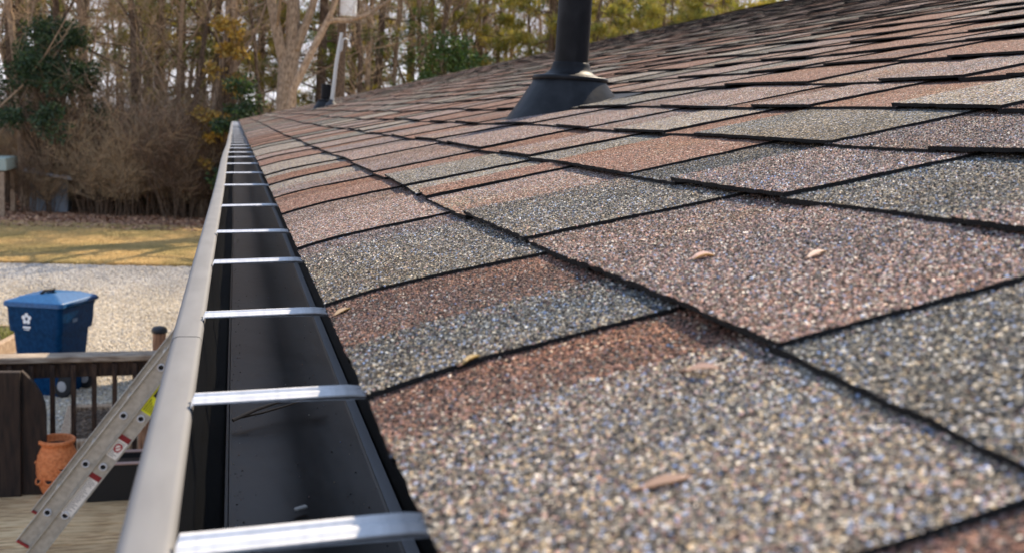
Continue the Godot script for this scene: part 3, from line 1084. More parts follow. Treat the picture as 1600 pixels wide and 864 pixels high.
	pm.lathe([Vector2(.085, 0), Vector2(.09, .01), Vector2(.108, .06), Vector2(.121, .13), Vector2(.123, .19), Vector2(.114, .25), Vector2(.098, .29), Vector2(.092, .305), Vector2(.098, .315), Vector2(.108, .322), Vector2(.11, .335), Vector2(.104, .344), Vector2(.094, .344), Vector2(.086, .335), Vector2(.084, .27), Vector2(0, .265)], 36)
	obj("body", pm.mesh(terra), pot)
	var hole := mat(Color(.012, .009, .007), 0.95)
	for q in [[0.2, .10], [1.5, .19], [2.75, .10], [3.9, .19], [5.2, .10], [-0.5, .20], [0.75, .215], [2.1, .11], [4.6, .20], [3.3, .21]]:
		var a: float = q[0]
		var dr := Vector3(cos(a), 0, sin(a))
		var bb := Basis(dr.cross(Vector3.UP), (dr * 0.85 + Vector3.UP * 0.5).normalized(), (dr * -0.5 + Vector3.UP * 0.85).normalized())
		var lp := MB.new()
		lp.lathe([Vector2(.030, -.02), Vector2(.030, .006), Vector2(.026, .009), Vector2(.022, .006), Vector2(.021, -.006)], 16, dr * 0.116 + Vector3.UP * q[1], bb)
		var pk := obj("pocket", lp.mesh(terra), pot)
		var hl := MB.new()
		hl.lathe([Vector2(.0215, .0005), Vector2(0, .0008)], 14, dr * 0.116 + Vector3.UP * q[1], bb)
		obj("opening", hl.mesh(hole), pk)
	var sl := MB.new()
	sl.lathe([Vector2(.084, .30), Vector2(0, .302)], 20)
	obj("soil", sl.mesh(mat(Color(.035, .022, .015), 0.95)), pot)
	# black planter box
	var bx := thing("planter_box", "low black planter box on the deck behind the ladder", "planter box", Vector3(-0.63, DY, -6.52), 0.05)
	var blk := mat(Color(.010, .010, .011), 0.6)
	for q in [[Vector3(0, .115, .115), Vector3(.40, .23, .016)], [Vector3(0, .115, -.115), Vector3(.40, .23, .016)], [Vector3(-.192, .115, 0), Vector3(.016, .23, .212)], [Vector3(.192, .115, 0), Vector3(.016, .23, .212)]]:
		var sb := MB.new()
		sb.box(q[0], q[1], Basis.IDENTITY, 0.002)
		obj("side_panel", sb.mesh(blk), bx)
	var rm := MB.new()
	for q in [[Vector3(0, .236, .118), Vector3(.42, .012, .03)], [Vector3(0, .236, -.118), Vector3(.42, .012, .03)]]:
		rm.box(q[0], q[1], Basis.IDENTITY, 0.003)
	obj("rim", rm.mesh(mat(Color(.42, .28, .24), 0.7)), bx)
	var so := MB.new()
	so.box(Vector3(0, .19, 0), Vector3(.36, .02, .2), Basis.IDENTITY, 0.002)
	obj("soil", so.mesh(mat(Color(.035, .022, .015), 0.95)), bx)

# ------------------------------------------------------------------ ladder
func print_label(w: int, h: int, kind: int) -> ImageTexture:
	var im := Image.create(w, h, false, Image.FORMAT_RGB8)
	var r := RandomNumberGenerator.new()
	r.seed = 300 + kind
	if kind == 2:
		im.fill(Color(.86, .86, .08))
		im.fill_rect(Rect2i(int(w * .55), 8, int(w * .38), h - 16), Color(.08, .08, .05))
		for k in 5:
			im.fill_rect(Rect2i(8, 10 + k * 12, r.randi_range(int(w * .25), int(w * .45)), 5), Color(.15, .15, .05))
	else:
		im.fill(Color(.90, .88, .84))
		im.fill_rect(Rect2i(w - int(h * .42), 0, int(h * .42), h), Color(.50, .06, .10))
		var k := 8
		while k < w - int(h * .5):
			im.fill_rect(Rect2i(k, 6, 3, r.randi_range(int(h * .4), h - 12)), Color(.45, .44, .44))
			k += 8
		if kind == 1:
			for y in h:
				for x in w:
					var d := Vector2(x - w * .45, y - h * .5).length()
					if d < h * .34:
						im.set_pixel(x, y, Color(.62, .12, .14) if d > h * .22 or absf(x - w * .45 - (y - h * .5)) < 4 else Color(.9, .88, .85))
	return ImageTexture.create_from_image(im)

func make_ladder() -> void:
	# built lying along x, then leaned: x runs up the ladder, y across both rails, z away
	var o := thing("ladder", "aluminium extension ladder with white and yellow labels leaning up under the eave", "ladder", Vector3(-0.985, DY, -5.30))
	var dir := Vector3(0.584, 0.812, 0).normalized()
	var B := Basis(dir, Vector3(-dir.y, dir.x, 0), Vector3(0, 0, 1))
	var alu := tri_mat(ntex(512, 0.015, 91, ramp([Color(.38, .345, .285), Color(.44, .40, .33), Color(.50, .46, .385)], [0.2, 0.5, 0.85]), FastNoiseLite.TYPE_SIMPLEX_SMOOTH, 5), Vector3(3, 3, 3), 0.5, null, 1.0, false)
	alu.metallic = 0.15
	var L := 2.28
	for sec in 2:
		var y0 := 0.0375 + 0.076 * sec
		var x0 := 0.16 if sec == 1 else 0.0
		for sd in [0.0, -0.40]:
			var zo: float = sd + (-0.02 if sec == 1 else 0.0)
			var m := MB.new()
			m.box(B * Vector3((x0 + L) / 2.0, y0, zo), Vector3(L - x0, 0.066, 0.004), B, 0.001)
			m.box(B * Vector3((x0 + L) / 2.0, y0 + 0.0345, zo + 0.002), Vector3(L - x0, 0.004, 0.026), B, 0.001)
			m.box(B * Vector3((x0 + L) / 2.0, y0 - 0.0345, zo + 0.002), Vector3(L - x0, 0.004, 0.026), B, 0.001)
			var rail := obj("side_rail", m.mesh(alu), o)
			# rung ends: a bright ring and the dark socket under it
			if sd == 0.0:
				var q := x0 + (0.40 if sec == 0 else 0.20)
				while q < L - 0.05:
					var e := MB.new()
					e.lathe([Vector2(.020, .0), Vector2(.020, .007), Vector2(.016, .010), Vector2(.0135, .008), Vector2(.0135, .002)], 16, B * Vector3(q, y0, zo + 0.002), Basis(B.x, B.z, -B.y))
					var ring := obj("rung_end", e.mesh(metal_alu), rail)
					q += 0.305
			var cap := MB.new()
			cap.box(B * Vector3(x0 + 0.004, y0, zo + 0.002), Vector3(0.012, 0.072, 0.028), B, 0.003)
			obj("end_cap", cap.mesh(mat(Color(.30, .02, .018), 0.6) if sec == 1 else mat(Color(.03, .03, .03), 0.7)), o)
		var q2 := x0 + (0.40 if sec == 0 else 0.20)
		while q2 < L - 0.05:
			var rg := MB.new()
			rg.tube([B * Vector3(q2, y0, 0.0 if sec == 0 else -0.02), B * Vector3(q2, y0, -0.42)], [.0135, .0135], 14)
			obj("rung", rg.mesh(alu), o)
			var dk := MB.new()
			dk.lathe([Vector2(.0134, .0035), Vector2(0, .003)], 14, B * Vector3(q2, y0, 0.0 + (-0.02 if sec == 1 else 0.0)), Basis(B.x, B.z, -B.y))
			obj("rung_socket", dk.mesh(mat(Color(.01, .01, .01), 0.9)), o)
			q2 += 0.305
	# printed labels on the lower rail
	for q in [[0.53, 0.25, 0, "white warning label with a dark red header, the lower one"], [0.83, 0.13, 1, "small white label with a red round symbol"], [1.13, 0.17, 2, "yellow and black label"]]:
		var b := MB.new()
		var hw: float = q[1] / 2.0
		var p0 := B * Vector3(q[0] - hw, 0.0375 - 0.029, 0.0035)
		var p1 := B * Vector3(q[0] + hw, 0.0375 - 0.029, 0.0035)
		var p2 := B * Vector3(q[0] + hw, 0.0375 + 0.029, 0.0035)
		var p3 := B * Vector3(q[0] - hw, 0.0375 + 0.029, 0.0035)
		b.quad(p0, p1, p2, p3, Vector3(0, 0, 1))
		b.u[0] = Vector2(0, 1); b.u[1] = Vector2(1, 1); b.u[2] = Vector2(1, 0); b.u[3] = Vector2(0, 0)
		var m := StandardMaterial3D.new()
		m.albedo_texture = print_label(int(q[1] * 900), 64, q[2])
		m.roughness = 0.5
		var s := obj("sticker", b.mesh(m), o)
		s.set_meta("label", q[3])

# ------------------------------------------------------------------ yard: bin, beds, posts
func make_yard() -> void:
	var bin := thing("wheeled_bin", "blue wheeled bin with closed lid standing on the gravel drive", "wheeled bin", Vector3(-1.90, 0.01, -12.0), deg_to_rad(-24.0))
	bin.scale = Vector3(0.89, 1.0, 0.89)
	var blue := tri_mat(ntex(256, 0.02, 111, ramp([Color(.001, .026, .078), Color(.002, .036, .105), Color(.004, .048, .130)], [0.2, 0.5, 0.85]), FastNoiseLite.TYPE_SIMPLEX_SMOOTH, 4), Vector3(3, 3, 3), 0.45, nmap(256, 0.05, 112, 1.0), 0.3, false)
	blue.metallic_specular = 0.2
	var lidm := tri_mat(ntex(256, 0.02, 113, ramp([Color(.008, .075, .20), Color(.012, .095, .25), Color(.02, .12, .29)], [0.2, 0.5, 0.85]), FastNoiseLite.TYPE_SIMPLEX_SMOOTH, 4), Vector3(3, 3, 3), 0.4, null, 1.0, false)
	# body: stacked rounded rectangles
	var b := MB.new()
	var rings := [[.0, .25, .24], [.03, .27, .26], [.55, .305, .32], [.70, .315, .335], [.715, .345, .36], [.80, .355, .375], [.96, .36, .385], [.985, .37, .395], [1.0, .37, .395], [1.0, .34, .36], [.95, .34, .36]]
	var loop := func(hx: float, hz: float, y: float) -> Array:
		var out := []
		var rad := 0.06
		for c in 4:
			var cx: float = (hx - rad) * [1, -1, -1, 1][c]
			var cz: float = (hz - rad) * [1, 1, -1, -1][c]
			for k in 5:
				var a := PI / 2.0 * c + PI / 8.0 * k
				out.append([Vector3(cx + cos(a) * rad, y, cz + sin(a) * rad), Vector3(cos(a), 0, sin(a))])
		out.append(out[0])
		return out
	var prev := -1
	for rg in rings.size():
		var lp: Array = loop.call(rings[rg][1], rings[rg][2], rings[rg][0])
		var st := b.v.size()
		for q in lp:
			b.pt(q[0], (q[1] + Vector3(0, -0.12 if rg < 8 else (0.8 if rg < 9 else 0.0), 0)).normalized() * (1.0 if rg < 9 else -1.0))
		if prev >= 0:
			for k in lp.size() - 1:
				b.quad_i(prev + k, prev + k + 1, st + k + 1, st + k)
		prev = st
	b.quad(Vector3(-.25, .002, -.24), Vector3(.25, .002, -.24), Vector3(.25, .002, .24), Vector3(-.25, .002, .24), Vector3.DOWN)
	obj("body", b.mesh(blue), bin)
	# lid: domed, with an overhanging rim, hinge at +x
	var l := MB.new()
	prev = -1
	for rg in [[.385, .405, .990], [.395, .415, 1.0], [.395, .415, 1.03], [.38, .40, 1.045], [.30, .33, 1.065], [.26, .29, 1.085], [.12, .13, 1.095], [.061, .061, 1.097]]:
		var lp: Array = loop.call(rg[0], rg[1], rg[2])
		var st := l.v.size()
		for q in lp:
			var up := 0.1 if rg[2] < 1.031 else 2.5
			var p: Vector3 = q[0]
			p.y -= 0.045 * (p.x + 0.37) * -0.6
			l.pt(p, (q[1] + Vector3(0, up, 0)).normalized())
		if prev >= 0:
			for k in lp.size() - 1:
				l.quad_i(prev + k, prev + k + 1, st + k + 1, st + k)
		prev = st
	obj("lid", l.mesh(lidm), bin)
	var hd := MB.new()
	hd.tube([Vector3(.36, 1.02, -.30), Vector3(.45, 1.05, -.27), Vector3(.47, 1.055, 0), Vector3(.45, 1.05, .27), Vector3(.36, 1.02, .30)], [.018, .016, .016, .016, .018], 10)
	obj("handle", hd.mesh(blue), bin)
	var lh := MB.new()
	lh.tube([Vector3(-.06, 1.10, -.13), Vector3(-.03, 1.135, -.10), Vector3(0, 1.14, 0), Vector3(-.03, 1.135, .10), Vector3(-.06, 1.10, .13)], [.02, .018, .016, .018, .02], 8)
	obj("lid_grip", lh.mesh(mat(Color(.01, .01, .012), 0.6)), bin)
	for sz in [-0.24, 0.24]:
		var wb := MB.new()
		wb.lathe([Vector2(.0, -.03), Vector2(.10, -.03), Vector2(.125, -.02), Vector2(.13, 0), Vector2(.125, .02), Vector2(.10, .03), Vector2(0, .03)], 24, Vector3(.30, .13, sz), Basis(Vector3(1, 0, 0), PI / 2))
		var wh := obj("wheel", wb.mesh(mat(Color(.012, .012, .013), 0.8)), bin)
		var hb := MB.new()
		hb.lathe([Vector2(.06, .031), Vector2(.05, .038), Vector2(0, .04)], 16, Vector3(.30, .13, sz), Basis(Vector3(1, 0, 0), PI / 2))
		obj("hub", hb.mesh(mat(Color(.35, .35, .35), 0.6)), wh)
	# white emblem: five petals round a hole, a bar of print below
	var em := MB.new()
	var ez := 0.388
	for k in 5:
		var a := TAU * k / 5.0 + PI / 2.0
		em.lathe([Vector2(.024, 0), Vector2(.021, .002), Vector2(0, .002)], 14, Vector3(-.08 + cos(a) * .040, .87 + sin(a) * .040, ez), Basis(Vector3(1, 0, 0), PI / 2))
	for k in 5:
		var a := TAU * k / 5.0 + PI / 2.0 + PI / 5.0
		em.box(Vector3(-.08 + cos(a) * .031, .87 + sin(a) * .031, ez), Vector3(.030, .016, .0035), Basis(Vector3(0, 0, 1), a - PI / 2.0), 0.001)
	em.box(Vector3(-.08, .775, ez - 0.004), Vector3(.10, .022, .004), Basis.IDENTITY, 0.002)
	em.box(Vector3(-.08, .750, ez - 0.005), Vector3(.07, .010, .004), Basis.IDENTITY, 0.002)
	obj("emblem", em.mesh(mat(Color(.80, .82, .84), 0.6)), bin)
	var lb := MB.new()
	lb.box(Vector3(.361, .84, .08), Vector3(.004, .04, .10), Basis.IDENTITY, 0.001)
	obj("sticker", lb.mesh(mat(Color(.10, .16, .24), 0.5)), bin)

	# stair posts with black caps
	for q in [[Vector3(-0.49, 0, -7.6), 1.62, "round topped brown post with black cap standing above the deck railing"], [Vector3(-0.70, 0, -9.0), 0.98, "shorter brown post with black cap beside the ladder, beyond the railing"]]:
		var p := thing("capped_post", q[2], "post", q[0])
		var m := MB.new()
		m.box(Vector3(0, q[1] / 2.0, 0), Vector3(.088, q[1], .088), Basis.IDENTITY, 0.02)
		var pm := tri_mat(ntex(256, 0.015, 121, ramp([Color(.18, .085, .045), Color(.32, .16, .085), Color(.42, .23, .13)], [0.2, 0.5, 0.85]), FastNoiseLite.TYPE_SIMPLEX_SMOOTH, 4), Vector3(6, 1, 6), 0.8, null, 1.0, false)
		obj("shaft", m.mesh(pm), p)
		var c := MB.new()
		c.lathe([Vector2(.048, q[1] - .022), Vector2(.054, q[1] - .018), Vector2(.054, q[1] + .004), Vector2(.045, q[1] + .020), Vector2(.02, q[1] + .027), Vector2(0, q[1] + .028)], 20)
		obj("cap", c.mesh(mat(Color(.012, .012, .014), 0.5)), p)

	# timber edged beds
	timber_bed(Vector3(-1.06, 0, -10.15), Vector2(0.72, 1.15), 0.20, deg_to_rad(4.0), false, "tan timber edged bed of brown mulch seen between the balusters")
	timber_bed(Vector3(-3.22, 0, -13.9), Vector2(1.0, 1.5), 0.22, deg_to_rad(-10.0), true, "pale timber framed bed of grass left of the blue bin")

func timber_bed(at: Vector3, size: Vector2, h: float, turn: float, grassy: bool, label: String) -> void:
	var o := thing("timber_bed", label, "garden bed", at, turn)
	for q in [[Vector3(0, h / 2, size.y / 2), Vector3(size.x, h, .09)], [Vector3(0, h / 2, -size.y / 2), Vector3(size.x, h, .09)], [Vector3(-size.x / 2 - .046, h / 2, 0), Vector3(.09, h, size.y + .09)], [Vector3(size.x / 2 + .046, h / 2, 0), Vector3(.09, h, size.y + .09)]]:
		var b := MB.new()
		b.box(q[0], q[1], Basis.IDENTITY, 0.008)
		obj("timber", b.mesh(wood_tan), o)
	var f := MB.new()
	f.box(Vector3(0, h * 0.4, 0), Vector3(size.x - .004, h * 0.8, size.y - .095), Basis.IDENTITY, 0.002)
	obj("soil", f.mesh(mat(Color(.09, .06, .04), 0.95)), o)
	var m := MB.new()
	for k in 900:
		var p := Vector3(rng.randf_range(-.48, .48) * size.x, h * 0.8, rng.randf_range(-.46, .46) * size.y)
		var a := rng.randf() * TAU
		var d := Vector3(cos(a), 0, sin(a))
		if grassy:
			m.spike(p, p + d * .04 + Vector3.UP * rng.randf_range(.05, .12), .006, Vector3.UP * .01, jit(Color(.30, .31, .09), 0.3))
		else:
			m.leaf(p + Vector3.UP * rng.randf_range(.003, .03), (d + Vector3.UP * rng.randf_range(-.3, .3)).normalized(), d.cross(Vector3.UP), rng.randf_range(.03, .07), .012, jit(Color(.22, .15, .10), 0.45))
	var s := obj("grass" if grassy else "mulch", m.mesh(leafm), o)
	s.set_meta("kind", "stuff")

# ------------------------------------------------------------------ woods
func grow(wood: MB, twigs: MB, p: Vector3, d: Vector3, length: float, r: float, depth: int, o: Dictionary) -> void:
	var segs := 6 if depth == 0 else 4
	var pts := [p]
	var rs := [r]
	var q := p
	var dd: Vector3 = d
	for k in segs:
		var wander: float = o.wander * (0.35 if depth == 0 else 1.0)
		dd = (dd + Vector3(rng.randf_range(-1, 1), rng.randf_range(-.6, .6), rng.randf_range(-1, 1)) * wander + Vector3.UP * o.rise * (0.0 if depth == 0 else 1.0)).normalized()
		q = q + dd * length / segs
		pts.append(q)
		rs.append(r * lerpf(1.0, 0.35 if depth == 0 else 0.22, float(k + 1) / segs))
	if depth == 0:
		rs[0] = r * 1.35
	wood.tube(pts, rs, 10 if depth == 0 else (6 if depth == 1 else 4), Color.WHITE, depth == 0)
	if depth >= o.depth:
		for k in o.twigs:
			var f := rng.randf_range(0.1, 1.0) * segs
			var ii := mini(int(f), segs - 1)
			var tp: Vector3 = pts[ii].lerp(pts[ii + 1], f - ii)
			var td := (dd * 0.7 + Vector3(rng.randf_range(-1, 1), rng.randf_range(-.5, .9), rng.randf_range(-1, 1))).normalized()
			var tl: float = o.twig_len * rng.randf_range(0.4, 1.2)
			twigs.spike(tp, tp + td * tl, o.twig_w, Vector3(rng.randf_range(-1, 1), rng.randf_range(-.3, .8), rng.randf_range(-1, 1)) * tl * 0.12, jit(o.twig_col, 0.3))
		return
	var n_b: int = o.branches[depth]
	for k in n_b:
		var f := lerpf(o.first if depth == 0 else 0.25, 0.98, (k + rng.randf()) / n_b) * segs
		var ii := mini(int(f), segs - 1)
		var bp: Vector3 = pts[ii].lerp(pts[ii + 1], f - ii)
		var br: float = lerpf(rs[ii], rs[ii + 1], f - ii)
		var ax := Vector3(rng.randf_range(-1, 1), rng.randf_range(-.15, .5), rng.randf_range(-1, 1)).normalized()
		var bd: Vector3 = (dd * o.along + ax).normalized()
		grow(wood, twigs, bp, bd, length * rng.randf_range(0.22, 0.42) * (1.0 if depth == 0 else 1.3), br * rng.randf_range(0.3, 0.55), depth + 1, o)

func bare_tree(called: String, label: String, group: String, height: float, r: float, bark: Material, o: Dictionary, at: Vector3) -> Node3D:
	var t := thing(called, label, "tree", at, rng.randf() * TAU, group)
	var w := MB.new()
	var tw := MB.new()
	grow(w, tw, Vector3(0, -0.1, 0), Vector3(rng.randf_range(-.06, .06), 1, rng.randf_range(-.06, .06)).normalized(), height, r, 0, o)
	obj("trunk", w.mesh(bark), t)
	obj("crown", tw.mesh(twig_mat), t)
	return t

func leaf_cloud(m: MB, c: Vector3, rad: Vector3, count: int, l: float, wd: float, cols: Array, clump := 1.0) -> void:
	for k in count:
		var dv := Vector3(rng.randfn(), rng.randfn(), rng.randfn()).normalized() * pow(rng.randf(), 0.45)
		var p := c + dv * rad * clump
		var d := (dv * 0.6 + Vector3(rng.randf_range(-1, 1), rng.randf_range(-1, .6), rng.randf_range(-1, 1))).normalized()
		var s := d.cross(Vector3(rng.randf_range(-1, 1), rng.randf_range(-1, 1), rng.randf_range(-1, 1))).normalized()
		m.leaf(p, d, s, l * rng.randf_range(.6, 1.3), wd, jit(cols[rng.randi() % cols.size()], 0.3))

func needle_clump(m: MB, c: Vector3, d: Vector3, size: float, count: int, cols: Array) -> void:
	var col: Color = cols[rng.randi() % cols.size()]
	for k in count:
		var nd := (d * 0.5 + Vector3(rng.randf_range(-1, 1), rng.randf_range(-.8, 1), rng.randf_range(-1, 1))).normalized()
		var s := nd.cross(Vector3(rng.randf_range(-1, 1), rng.randf_range(-1, 1), rng.randf_range(-1, 1))).normalized()
		m.leaf(c + nd * size * 0.1, nd, s, size * rng.randf_range(.6, 1.1), size * 0.045, jit(col, 0.25))

func pine(label: String, group: String, height: float, r: float, first: float, spread: float, clumps: int, cols: Array, at: Vector3) -> Node3D:
	var t := thing("pine_tree", label, "tree", at, rng.randf() * TAU, group)
	var w := MB.new()
	var nd := MB.new()
	var lean := Vector3(rng.randf_range(-.03, .03), 0, rng.randf_range(-.03, .03))
	var top := Vector3(0, height, 0) + lean * height
	w.tube([Vector3(0, -0.1, 0), top * 0.25, top * 0.5, top * 0.75, top], [r * 1.3, r, r * .8, r * .55, r * .12], 10)
	var nb := 26
	for k in nb:
		var f := lerpf(first, 0.98, (k + rng.randf()) / nb)
		var a := k * 2.4 + rng.randf()
		var l := spread * (1.15 - 0.75 * f) * rng.randf_range(.6, 1.1)
		var d := Vector3(cos(a), rng.randf_range(-.12, .35), sin(a)).normalized()
		var p := top * f
		var e := p + d * l
		var m := p + d * l * .5 + Vector3(0, -.1, 0)
		w.tube([p, m, e], [r * .28, r * .18, r * .06], 5, Color.WHITE, false)
		var nc := clumps / nb
		for q in nc:
			var g := rng.randf_range(.35, 1.05)
			var cp := p.lerp(e, g) + Vector3(rng.randf_range(-1, 1), rng.randf_range(-.5, .7), rng.randf_range(-1, 1)) * l * .20
			needle_clump(nd, cp, (d + Vector3.UP * .5).normalized(), rng.randf_range(.24, .40), 26, cols)
	obj("trunk", w.mesh(bark_dark), t)
	obj("crown", nd.mesh(leafm), t)
	return t

func bush(called: String, label: String, group: String, h: float, rad: float, clumps: int, leaves: int, l: float, wd: float, cols: Array, at: Vector3, from := 0.08) -> Node3D:
	var t := thing(called, label, "shrub" if h < 3.0 else "tree", at, 0.0, group)
	var w := MB.new()
	var m := MB.new()
	for k in clumps:
		var f := pow(rng.randf(), 0.8)
		var y := h * (from + (1.0 - from) * f)
		var rr := rad * (1.0 - 0.7 * pow(f, 1.5)) * sqrt(rng.randf())
		var a := rng.randf() * TAU
		var c := Vector3(cos(a) * rr, y, sin(a) * rr)
		w.tube([Vector3(cos(a) * .05, 0, sin(a) * .05), Vector3(c.x * .35, y * .6, c.z * .35), c], [.035, .022, .006], 4, Color.WHITE, false)
		var s := rad * rng.randf_range(.14, .36)
		leaf_cloud(m, c, Vector3(s, s * .7, s), leaves, l, wd, cols)
	obj("stem", w.mesh(bark_dark), t)
	obj("foliage", m.mesh(leafm), t)
	return t

func brush_shrub(label: String, group: String, h: float, rad: float, col: Color, at: Vector3) -> Node3D:
	var t := thing("brush_shrub", label, "shrub", at, 0.0, group)
	var w := MB.new()
	var tw := MB.new()
	for k in 16:
		var a := rng.randf() * TAU
		var lean := rng.randf_range(.05, .5)
		grow(w, tw, Vector3(cos(a), 0, sin(a)) * rng.randf() * rad * .5, Vector3(cos(a) * lean, 1, sin(a) * lean).normalized(), h * rng.randf_range(.6, 1.0), rng.randf_range(.012, .03), 1, {"wander": .22, "rise": .04, "depth": 2, "twigs": 15, "twig_len": .75, "twig_w": .006, "twig_col": col, "branches": [0, 7], "first": .2, "along": .9})
	obj("stem", w.mesh(bark_dark), t)
	obj("twigs", tw.mesh(twig_mat), t)
	return t

func make_woods() -> void:
	rng.seed = 2024
	var tg := Color(.38, .27, .16)
	var o1 := {"wander": .20, "rise": .10, "depth": 2, "twigs": 16, "twig_len": .9, "twig_w": .009, "twig_col": tg, "branches": [12, 5], "first": .22, "along": .9}
	var o2 := {"wander": .25, "rise": .06, "depth": 2, "twigs": 18, "twig_len": .8, "twig_w": .008, "twig_col": Color(.46, .32, .19), "branches": [14, 5], "first": .12, "along": .7}
	var olive := [Color(.30, .26, .06), Color(.20, .21, .05), Color(.40, .31, .08), Color(.14, .16, .045)]
	var green := [Color(.10, .16, .045), Color(.15, .21, .06), Color(.07, .11, .035), Color(.20, .24, .07)]
	var dark := [Color(.045, .085, .040), Color(.065, .11, .05), Color(.03, .055, .028), Color(.09, .13, .06)]
	var ochre := [Color(.60, .38, .07), Color(.48, .29, .07), Color(.66, .46, .12), Color(.36, .24, .07)]

	# --- the ones that can be told apart
	big_tree(Vector3(1.32, 0, -28.0))
	leaning_stem(Vector3(1.25, 0, -26.6))
	utility_pole(Vector3(2.80, 0, -29.0))
	bush("cedar_tree", "dark green dense cedar rising above the brush on the left", "", 5.3, 1.75, 60, 190, .14, .028, dark, Vector3(-5.05, 0, -32.0), 0.45)
	bush("holly_tree", "dark glossy evergreen behind the forked trunk, left of it", "", 4.1, 1.2, 36, 120, .12, .035, dark + [Color(.12, .19, .05)], Vector3(0.15, 0, -30.5))
	bush("beech_sapling", "young tree holding clumps of ochre yellow leaves left of forked trunk", "", 5.9, 1.0, 26, 80, .15, .05, ochre, Vector3(-0.30, 0, -31.2))
	bush("laurel_bush", "bright green bush rising just above the roof edge", "", 5.9, 1.7, 46, 105, .14, .035, [Color(.09, .16, .04), Color(.14, .20, .055), Color(.06, .10, .03)], Vector3(6.5, 0, -32.0), 0.3)
	bush("shade_shrub", "dark green shrub low in the brown brush", "", 1.9, .7, 22, 110, .11, .03, dark, Vector3(-3.2, 0, -32.2))

	# --- bare trees
	var protos := []
	for k in 6:
		var bark: Material = [bark_grey, bark_dark, bark_pale, bark_grey, bark_dark, bark_pale][k]
		protos.append(bare_tree("bare_tree", "", "", rng.randf_range(13, 17), rng.randf_range(.09, .14), bark, o1 if k % 2 == 0 else o2, Vector3.ZERO))
	var kinds := ["grey barked", "dark barked", "pale barked"]
	var spots := []
	# where a trunk stands out
	for q in [[-6.35, -31.4, 2], [-5.9, -33, 2], [-5.35, -34, 1], [-4.35, -35, 2], [-3.1, -33.5, 1], [-2.55, -36, 1], [-1.75, -33.8, 2], [-1.45, -34, 1], [-0.95, -31.5, 0], [-0.62, -34.5, 1], [-0.05, -32.0, 2], [0.55, -31.5, 1], [3.6, -33, 1], [4.4, -36, 2], [5.6, -38, 2], [7.4, -38, 0], [9.3, -40, 1], [8.4, -42, 2]]:
		spots.append([Vector3(q[0], 0, q[1]), q[2]])
	for k in 66:
		var D := 33.0 + pow(rng.randf(), 1.2) * 46.0
		var f := rng.randf_range(-.225, .50)
		spots.append([Vector3(f * D, 0, -D), [0, 1, 2, 2][rng.randi() % 4]])
	for q in spots:
		var kind: int = q[1]
		var scl := rng.randf_range(.75, 1.25)
		var size := "slender" if scl < .9 else ("thick" if scl > 1.12 else "middling")
		place(protos[kind if rng.randf() < .5 else kind + 3], q[0], scl, "%s %s bare tree" % [size, kinds[kind]], "bare trees standing in the woods")

	# --- pines
	var pp := []
	pp.append(pine("", "", 15, .19, .16, 3.0, 330, olive, Vector3.ZERO))
	pp.append(pine("", "", 12, .15, .10, 2.6, 330, green, Vector3.ZERO))
	pp.append(pine("", "", 17, .21, .28, 3.2, 300, olive + green, Vector3.ZERO))
	pp.append(pine("", "", 8.5, .12, .12, 2.3, 520, [Color(.42, .36, .075), Color(.31, .30, .07), Color(.52, .42, .11), Color(.20, .22, .055)], Vector3.ZERO))
	var pl := ["olive pine", "young green pine", "tall green pine", "short yellow green pine"]
	var ps := [[10.2, -34, 3], [11.6, -33, 3], [12.9, -35, 3], [13.6, -32.5, 3], [15.0, -34.5, 3], [16.2, -33, 3], [17.4, -36, 3], [18.6, -34, 3], [20.4, -37, 3], [22.0, -38, 3], [9.0, -36, 3], [7.9, -41, 3], [12.3, -37, 0], [14.8, -39, 0], [17.6, -42, 0], [20.0, -45, 2], [13.6, -44, 1], [9.6, -42, 1], [7.6, -46, 2], [16.8, -50, 2], [22.5, -48, 0], [25, -55, 0], [4.9, -38, 1], [2.7, -35, 0], [3.9, -42, 1], [5.6, -44, 3], [-0.2, -37, 0], [0.9, -36, 3], [-1.2, -42, 0], [-1.9, -39, 0], [-3.6, -47, 2], [-6.5, -43, 2], [-8.4, -50, 0], [-2.6, -56, 2], [-4.6, -52, 0], [6.0, -55, 2], [11, -60, 2], [19, -62, 2], [-9.6, -58, 2], [-5.2, -66, 2], [1.2, -60, 2], [28, -60, 2], [-7.1, -38, 2], [2.0, -46, 0], [-5.1, -39, 0], [-2.7, -40, 0], [-7.8, -42, 0]]
	for q in ps:
		place(pp[q[2]], Vector3(q[0], 0, q[1]), rng.randf_range(.85, 1.15), pl[q[2]], "pines in the woods")

	# --- brown brush along the edge of the woods
	var bl := ["dark brown leafless brush", "tan leafless brush", "tall grey brown leafless thicket"]
	var bp := []
	bp.append(brush_shrub("", "", 3.3, 1.2, Color(.22, .14, .085), Vector3.ZERO))
	bp.append(brush_shrub("", "", 2.7, 1.1, Color(.50, .35, .20), Vector3.ZERO))
	bp.append(brush_shrub("", "", 4.0, 1.3, Color(.32, .225, .145), Vector3.ZERO))
	for k in 74:
		var D := 30.9 + pow(rng.randf(), 1.4) * 11.0
		var x := rng.randf_range(-.225, .03) * D
		if k < 22:
			# the front of the brush is unbroken
			D = 31.0 + rng.randf() * 1.6
			x = lerpf(-.178, -.012, (k + rng.randf()) / 22.0) * D
		elif k >= 54:
			D = rng.randf_range(31, 44)
			x = rng.randf_range(.02, .36) * D
		elif D < 33.5 and x / D < -.18:
			D += 4.0
		var ki: int = [0, 0, 1, 1, 2][rng.randi() % 5]
		place(bp[ki], Vector3(x, 0, -D), rng.randf_range(.7, 1.1) * (.78 if x / D < -.115 and D < 33.0 else 1.0), bl[ki], "brush at the edge of the woods")

	tell_apart()
	# --- the two small buildings half hidden on the left
	var gs := thing("lean_to", "pale green roofed lean-to on posts at the left edge of woods", "lean-to", Vector3(-6.42, 0, -30.6))
	var m := MB.new()
